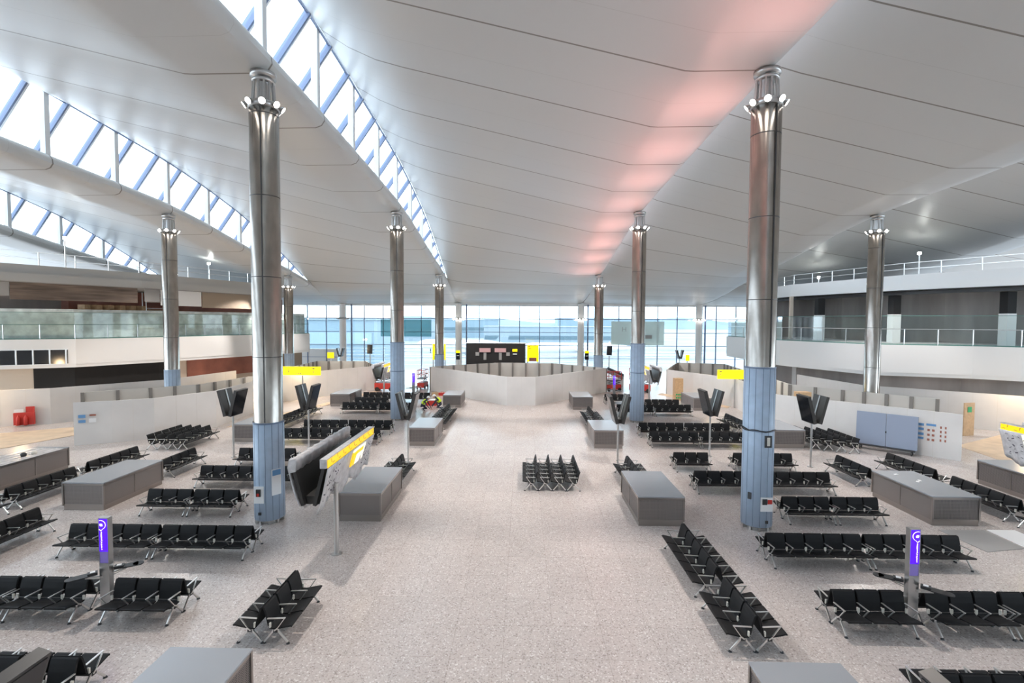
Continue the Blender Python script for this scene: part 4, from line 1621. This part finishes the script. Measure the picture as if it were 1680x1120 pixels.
def worker(x, y, rz, label, kneel=0.0):
    root = empty('person', (x, y, 0), rz, label, 'person')
    # crouching, facing -X, leaning down with both hands near the floor
    leg = []
    ch = [('pel', None, (0.25, 0, 0.42), 0.15), ('wst', 'pel', (0.10, 0, 0.60), 0.14), ('chs', 'wst', (-0.10, 0, 0.80), 0.16), ('nck', 'chs', (-0.24, 0, 0.92), 0.06), ('hd0', 'nck', (-0.30, 0, 0.97), 0.075), ('hd1', 'hd0', (-0.36, 0, 1.05), 0.10)]
    for s, nm in ((-1, 'l'), (1, 'r')):
        ch += [(nm + 'hip', 'pel', (0.22, s * 0.12, 0.38), 0.10), (nm + 'kn', nm + 'hip', (-0.16, s * 0.18, 0.46 if s > 0 else 0.12), 0.065), (nm + 'an', nm + 'kn', ((0.02 if s > 0 else 0.25), s * 0.18, 0.08), 0.045), (nm + 'to', nm + 'an', ((-0.16 if s > 0 else 0.38), s * 0.18, 0.045), 0.04)]
        ch += [(nm + 'sh', 'chs', (-0.14, s * 0.18, 0.80), 0.07), (nm + 'el', nm + 'sh', (-0.30, s * 0.24, 0.50), 0.048), (nm + 'wr', nm + 'el', (-0.52, s * 0.14, 0.26), 0.033), (nm + 'ha', nm + 'wr', (-0.58, s * 0.12, 0.17), 0.036)]
    body = skin_obj('body', ch, M_NAVY, root)
    v = [('a', None, (0.20, 0, 0.50), 0.21), ('b', 'a', (0.05, 0, 0.66), 0.20), ('c', 'b', (-0.11, 0, 0.81), 0.215), ('d', 'c', (-0.2, 0, 0.88), 0.12)]
    skin_obj('hi_vis_vest', v, M_HIVIS, root)
    h = MB()
    h.smooth = True
    h.lathe([(0.135, 0.0), (0.13, 0.05), (0.10, 0.11), (0.05, 0.14), (0, 0.145)], 14, (-0.37, 0, 1.08))
    h.lathe([(0.16, -0.005), (0.16, 0.01), (0.12, 0.02)], 14, (-0.37, 0, 1.08))
    h.build('hard_hat', M_PAPER, root)
    f = MB()
    f.smooth = True
    f.lathe([(0, -0.11), (0.06, -0.09), (0.09, -0.02), (0.09, 0.04), (0.05, 0.1), (0, 0.1)], 12, (-0.39, 0, 1.0))
    f.build('face', M_SKIN, root)
    for s in (-1, 1):
        g = MB()
        g.box((-0.60, s * 0.12, 0.14), (0.08, 0.07, 0.03), ry=0.6)
        for k in range(4):
            g.bar((-0.63, s * 0.12 - 0.027 + 0.018 * k, 0.12), (-0.68, s * 0.12 - 0.03 + 0.02 * k, 0.06), 0.014)
        g.bar((-0.59, s * 0.12 + 0.04, 0.13), (-0.63, s * 0.12 + 0.06, 0.08), 0.016)
        g.build('hand', M_SKIN, root)
    return root


worker(-6.75, 41.6, 0.3, 'worker in hi-vis vest crouching beside the farthest left aisle counter')
worker(-7.75, 40.55, PI - 0.3, 'worker in hi-vis vest kneeling next to the second left column')
root = empty('tool_box', (-7.6, 43.0, 0), 0, 'red tool box on floor behind the crouching workers', 'tool box')
MB().bbox(-0.5, 0.5, -0.25, 0.25, 0, 0.45).build('body', M_RED, root)
MB().bbox(-0.48, 0.48, -0.23, 0.23, 0.45, 0.52).build('lid', M_PAPER, root)
for i, (x, y, lab) in enumerate(((-8.3, 48.9, 'orange tool case on floor at left end of centre hoarding'), (-7.6, 48.8, 'red tool case beside the orange one by centre hoarding'), (-6.4, 47.9, 'grey clamp stack on floor before centre hoarding'))):
    q = MB()
    q.bbox(-0.35, 0.35, -0.2, 0.2, 0, 0.28)
    q.bar((-0.12, 0, 0.28), (-0.12, 0, 0.36), 0.03)
    q.bar((0.12, 0, 0.28), (0.12, 0, 0.36), 0.03)
    q.bar((-0.14, 0, 0.36), (0.14, 0, 0.36), 0.03)
    tag(q.build('tool_case', (M_PLY, M_RED, M_STEEL2)[i], None, (x, y, 0)), lab, 'tool case')

# escalator handrail seen right of centre
root = empty('escalator', (11.5, 58.0, 0), R(-12), 'grey escalator end with dark handrail sloping down beyond centre hoarding', 'escalator')
for s_ in (-0.5, 0.5):
    MB().bar((-1.0, s_, 1.75), (0.9, s_, 0.95), 0.2, 0.35).build('balustrade', M_STEEL2, root)
    MB().bar((-1.0, s_, 2.0), (0.9, s_, 1.2), 0.24, 0.16).build('handrail', M_DARK, root)
MB().bar((-1.0, 0, 1.55), (0.9, 0, 0.75), 0.8, 0.25).build('steps', M_STEEL2, root)
MB().bbox(-1.1, 0.9, -0.6, 0.6, 0, 0.75).build('truss', M_WHITE, root)

# floor protection boards and odd floor areas
P_ = [([(-38, 22), (-29.5, 27.3), (-28.2, 31.0), (-30.5, 33.0), (-38, 28)], M_CARD, 'tan protection boards on floor behind the far left counter'),
      ([(-20.2, 33.4), (-15.2, 51.8), (-14.6, 51.6), (-18.8, 34.0)], M_CARD, 'tan boards on floor along the left hoarding'),
      ([(26.2, 24.6), (27.0, 30.2), (33.5, 33.8), (37, 30.5), (33, 24)], M_CARD, 'tan protection boards on floor right of the right hoarding'),
      ([(15.1, 51.5), (18.9, 43.6), (18.3, 42.8), (14.4, 50.5)], M_CARD, 'tan boards on floor along the right hoarding'),
      ([(15.45, 17.7), (17.1, 17.7), (17.1, 16.3), (15.6, 16.0)], M_GYPS, 'grey sheet on floor before the right long counter'),
      ([(17.2, 17.75), (18.2, 17.75), (18.2, 16.2), (17.2, 16.2)], M_PAPER, 'white sheet on floor beside the grey sheet, right edge')]
for pts, m_, lab in P_:
    tag(MB().prism(pts, 0.001, 0.02).build('protection_board', m_), lab, 'floor board')

# ------------------------------------------------------------------ outside: apron, buildings, hills
M_APRON = mat('apron_concrete', (0.25, 0.27, 0.29), 0.8, vary=0.3, vscale=0.02)
MB().bbox(-900, 900, 73.9, 1400, -7, -6.5).build('ground_apron', M_APRON, kind='structure')
M_B1 = mat('blue_grey_cladding', (0.20, 0.27, 0.32), 0.5)
M_B2 = mat('dark_teal_glass', (0.09, 0.14, 0.17), 0.4)
M_B3 = mat('pale_building', (0.24, 0.29, 0.33), 0.6)
M_FIELD = mat('distant_trees', (0.17, 0.22, 0.26), 0.9, vary=0.2, vscale=0.02)


def building(x0, x1, y0, y1, z1, m_, label, bands=3, band_m=None):
    root = empty('airport_building', ((x0 + x1) / 2, (y0 + y1) / 2, -6.5), 0, label, 'building')
    hx, hy, h = (x1 - x0) / 2, (y1 - y0) / 2, z1 + 6.5
    MB().bbox(-hx, hx, -hy, hy, 0, h).build('wall', m_, root)
    MB().bbox(-hx - .3, hx + .3, -hy - .3, hy + .3, h, h + 0.5).build('roof', M_B3, root)
    for i in range(bands):
        z = h * (i + 0.6) / (bands + 0.2)
        MB().bbox(-hx + 0.5, hx - 0.5, -hy - 0.15, -hy, z - h * 0.09, z + h * 0.09).build('window_band', band_m or M_B2, root)


building(-62, -30, 100, 125, 7.6, M_B1, 'blue-grey clad building outside, at left behind the glass wall', 2, mat('blue_band', (0.26, 0.34, 0.39), 0.5))
building(-112, -64, 345, 365, 7.6, M_B3, 'pale terminal building far outside, seen behind the left teal banner', 2, M_B1)
building(-190, -20, 420, 450, 8.6, M_B1, 'long grey hangar outside on the left skyline', 1)
building(25, 95, 340, 370, 9.6, M_B1, 'long grey hangar outside near centre skyline', 1)
building(-20, 60, 260, 280, 4.5, M_B3, 'low pale pier outside in the middle distance', 1)
for (x, y, l, lab) in ((22, 190, 22, 'white airliner parked outside right of centre'), (-26, 215, 20, 'white airliner parked outside left of centre')):
    root = empty('airliner', (x, y, -6.5), 0, lab, 'aircraft')
    f = MB()
    n = 16
    prof = [(-l, 0.1), (-l * .93, 1.3), (-l * .8, 1.9), (l * .5, 1.9), (l * .85, 1.0), (l, 0.2)]
    vs = []
    for px_, r_ in prof:
        for i in range(n):
            t = 2 * PI * i / n
            vs.append((px_, r_ * math.cos(t), 4 + r_ * math.sin(t)))
    f.smooth = True
    f.add(vs, [(j * n + i, j * n + (i + 1) % n, (j + 1) * n + (i + 1) % n, (j + 1) * n + i) for j in range(len(prof) - 1) for i in range(n)])
    f.build('fuselage', M_PAPER, root)
    MB().prism([(-2, 0), (3, 0), (7, 16), (5, 16)], 3.0, 3.3).build('wing', M_PAPER, root)
    MB().prism([(-2, 0), (3, 0), (7, -16), (5, -16)], 3.0, 3.3).build('wing', M_PAPER, root)
    t_ = MB()
    t_.add([(l * .7, -.15, 5), (l, -.15, 5), (l * 1.05, -.15, 10), (l * .92, -.15, 10), (l * .7, .15, 5), (l, .15, 5), (l * 1.05, .15, 10), (l * .92, .15, 10)],
           [(0, 1, 2, 3), (7, 6, 5, 4), (0, 4, 5, 1), (1, 5, 6, 2), (2, 6, 7, 3), (3, 7, 4, 0)])
    t_.build('tail_fin', M_B3, root)
    for gx in (-l * .7, 2):
        MB().tube((gx, 0, 0), (gx, 0, 2.4), 0.25, n=8).build('landing_gear', M_DARK, root)
rnd = random.Random(3)
for i in range(14):
    x = -26 + i * 7.0 + rnd.uniform(-1, 1)
    y = (108, 116, 112)[i % 3] + rnd.uniform(-1.5, 1.5)
    root = empty('service_vehicle', (x, y, -6.5), rnd.uniform(-0.5, 0.5))
    places = ('far left', 'left', 'left of centre', 'centre', 'right of centre', 'right', 'far right')
    col_, cn = ((M_PAPER, 'white'), (M_RED, 'red'), (M_YELPAPER if False else M_PLY, 'tan'), (M_BLUE, 'blue'))[i % 4]
    tag(root, '%s service vehicle on the apron outside, number %s from left' % (cn, ('one', 'two', 'three', 'four', 'five', 'six', 'seven', 'eight', 'nine', 'ten', 'eleven', 'twelve', 'thirteen', 'fourteen')[i]), 'vehicle', 'apron service vehicles')
    MB().bbox(-2.2, 2.2, -1, 1, 0.5, 2.2).build('body', col_, root)
    MB().bbox(-2.9, -2.2, -1, 1, 0.5, 1.7).build('cab', M_B2, root)
    for sx in (-1.6, 1.5):
        for sy in (-1, 1):
            MB().tube((sx, sy * 0.85, 0.45), (sx, sy * 1.05, 0.45), 0.45, n=12).build('wheel', M_BLACKP, root)
h = MB()
h.smooth = True
N = 60
vs, fs = [], []
for i in range(N + 1):
    x = -850 + 1700 * i / N
    z = 12 + 4 * math.sin(i * 0.35) + 3 * math.sin(i * 0.9 + 1)
    vs += [(x, 1000, -6.5), (x, 1060, z), (x, 1200, z * 0.6)]
for i in range(N):
    for j in range(2):
        a = i * 3 + j
        fs.append((a, a + 3, a + 4, a + 1))
h.add(vs, fs)
h.build('hills', M_FIELD, kind='structure')
# brise-soleil rails outside the lower windows
rl = empty('outer_louvres', (0, 75.2, 0), 0, 'horizontal sunshade rails outside the lower part of the glass wall', 'louvre')
for z in (3.2, 2.7, 2.2, 1.7, 1.2, 0.7):
    MB().bbox(-28, 28, -0.15, 0.15, z, z + 0.07).build('rail', M_WHITEM, rl)
for i in range(10):
    x = -27 + 6 * i
    MB().bbox(x - 0.05, x + 0.05, -0.1, 0.1, -6.5, 3.4).build('support', M_WHITEM, rl)

# ------------------------------------------------------------------ lamps of the hall
def spot(name, loc, target, energy, color, size_deg, blend=0.6, radius=0.3):
    ld = bpy.data.lights.new(name, 'SPOT')
    ld.energy = energy
    ld.color = color
    ld.spot_size = R(size_deg)
    ld.spot_blend = blend
    ld.shadow_soft_size = radius
    o = bpy.data.objects.new(name, ld)
    COL.objects.link(o)
    o.location = loc
    d = Vector(target) - Vector(loc)
    o.rotation_euler = d.to_track_quat('-Z', 'Y').to_euler()
    return o


# column floodlights shining down into the hall
for c in cols:
    x, y, _ = c.location
    zt = zlow(x, y) - 1.45
    for sx in (-1, 1):
        for sy in (-1, 1):
            spot('column_floodlight', (x + sx * 0.95, y + sy * 0.95, zt - 0.05), (x + sx * 8, y + sy * 8, 0), 3300, (1.0, 0.93, 0.87), 62, 0.6, 0.15)
# red uplights washing the low flap of the roof along the right column row
for yy in (10, 14.5, 20.2, 25, 29.5, 34.2, 39, 43.5, 48, 53):
    zz = zlow(9, yy)
    spot('red_uplight', (8.0, yy, zz - 2.9), (7.2, yy, zz), 300 if yy > 16 else 230, (1.0, 0.42, 0.38), 125, 1.0, 0.3)
# warm site lamps under the left balcony and behind the outer hoardings
for (x, y, z, e) in ((-36, 34.5, 3.1, 260), (-37, 30.5, 3.0, 300), (-24.5, 47, 3.0, 160), (-20.0, 45.5, 3.2, 200), (33.5, 32.5, 3.1, 160), (18.2, 46.5, 3.2, 60)):
    ld = bpy.data.lights.new('warm_site_lamp', 'POINT')
    ld.energy = e
    ld.color = (1.0, 0.72, 0.42)
    ld.shadow_soft_size = 0.25
    o = bpy.data.objects.new('warm_site_lamp', ld)
    COL.objects.link(o)
    o.location = (x, y, z)
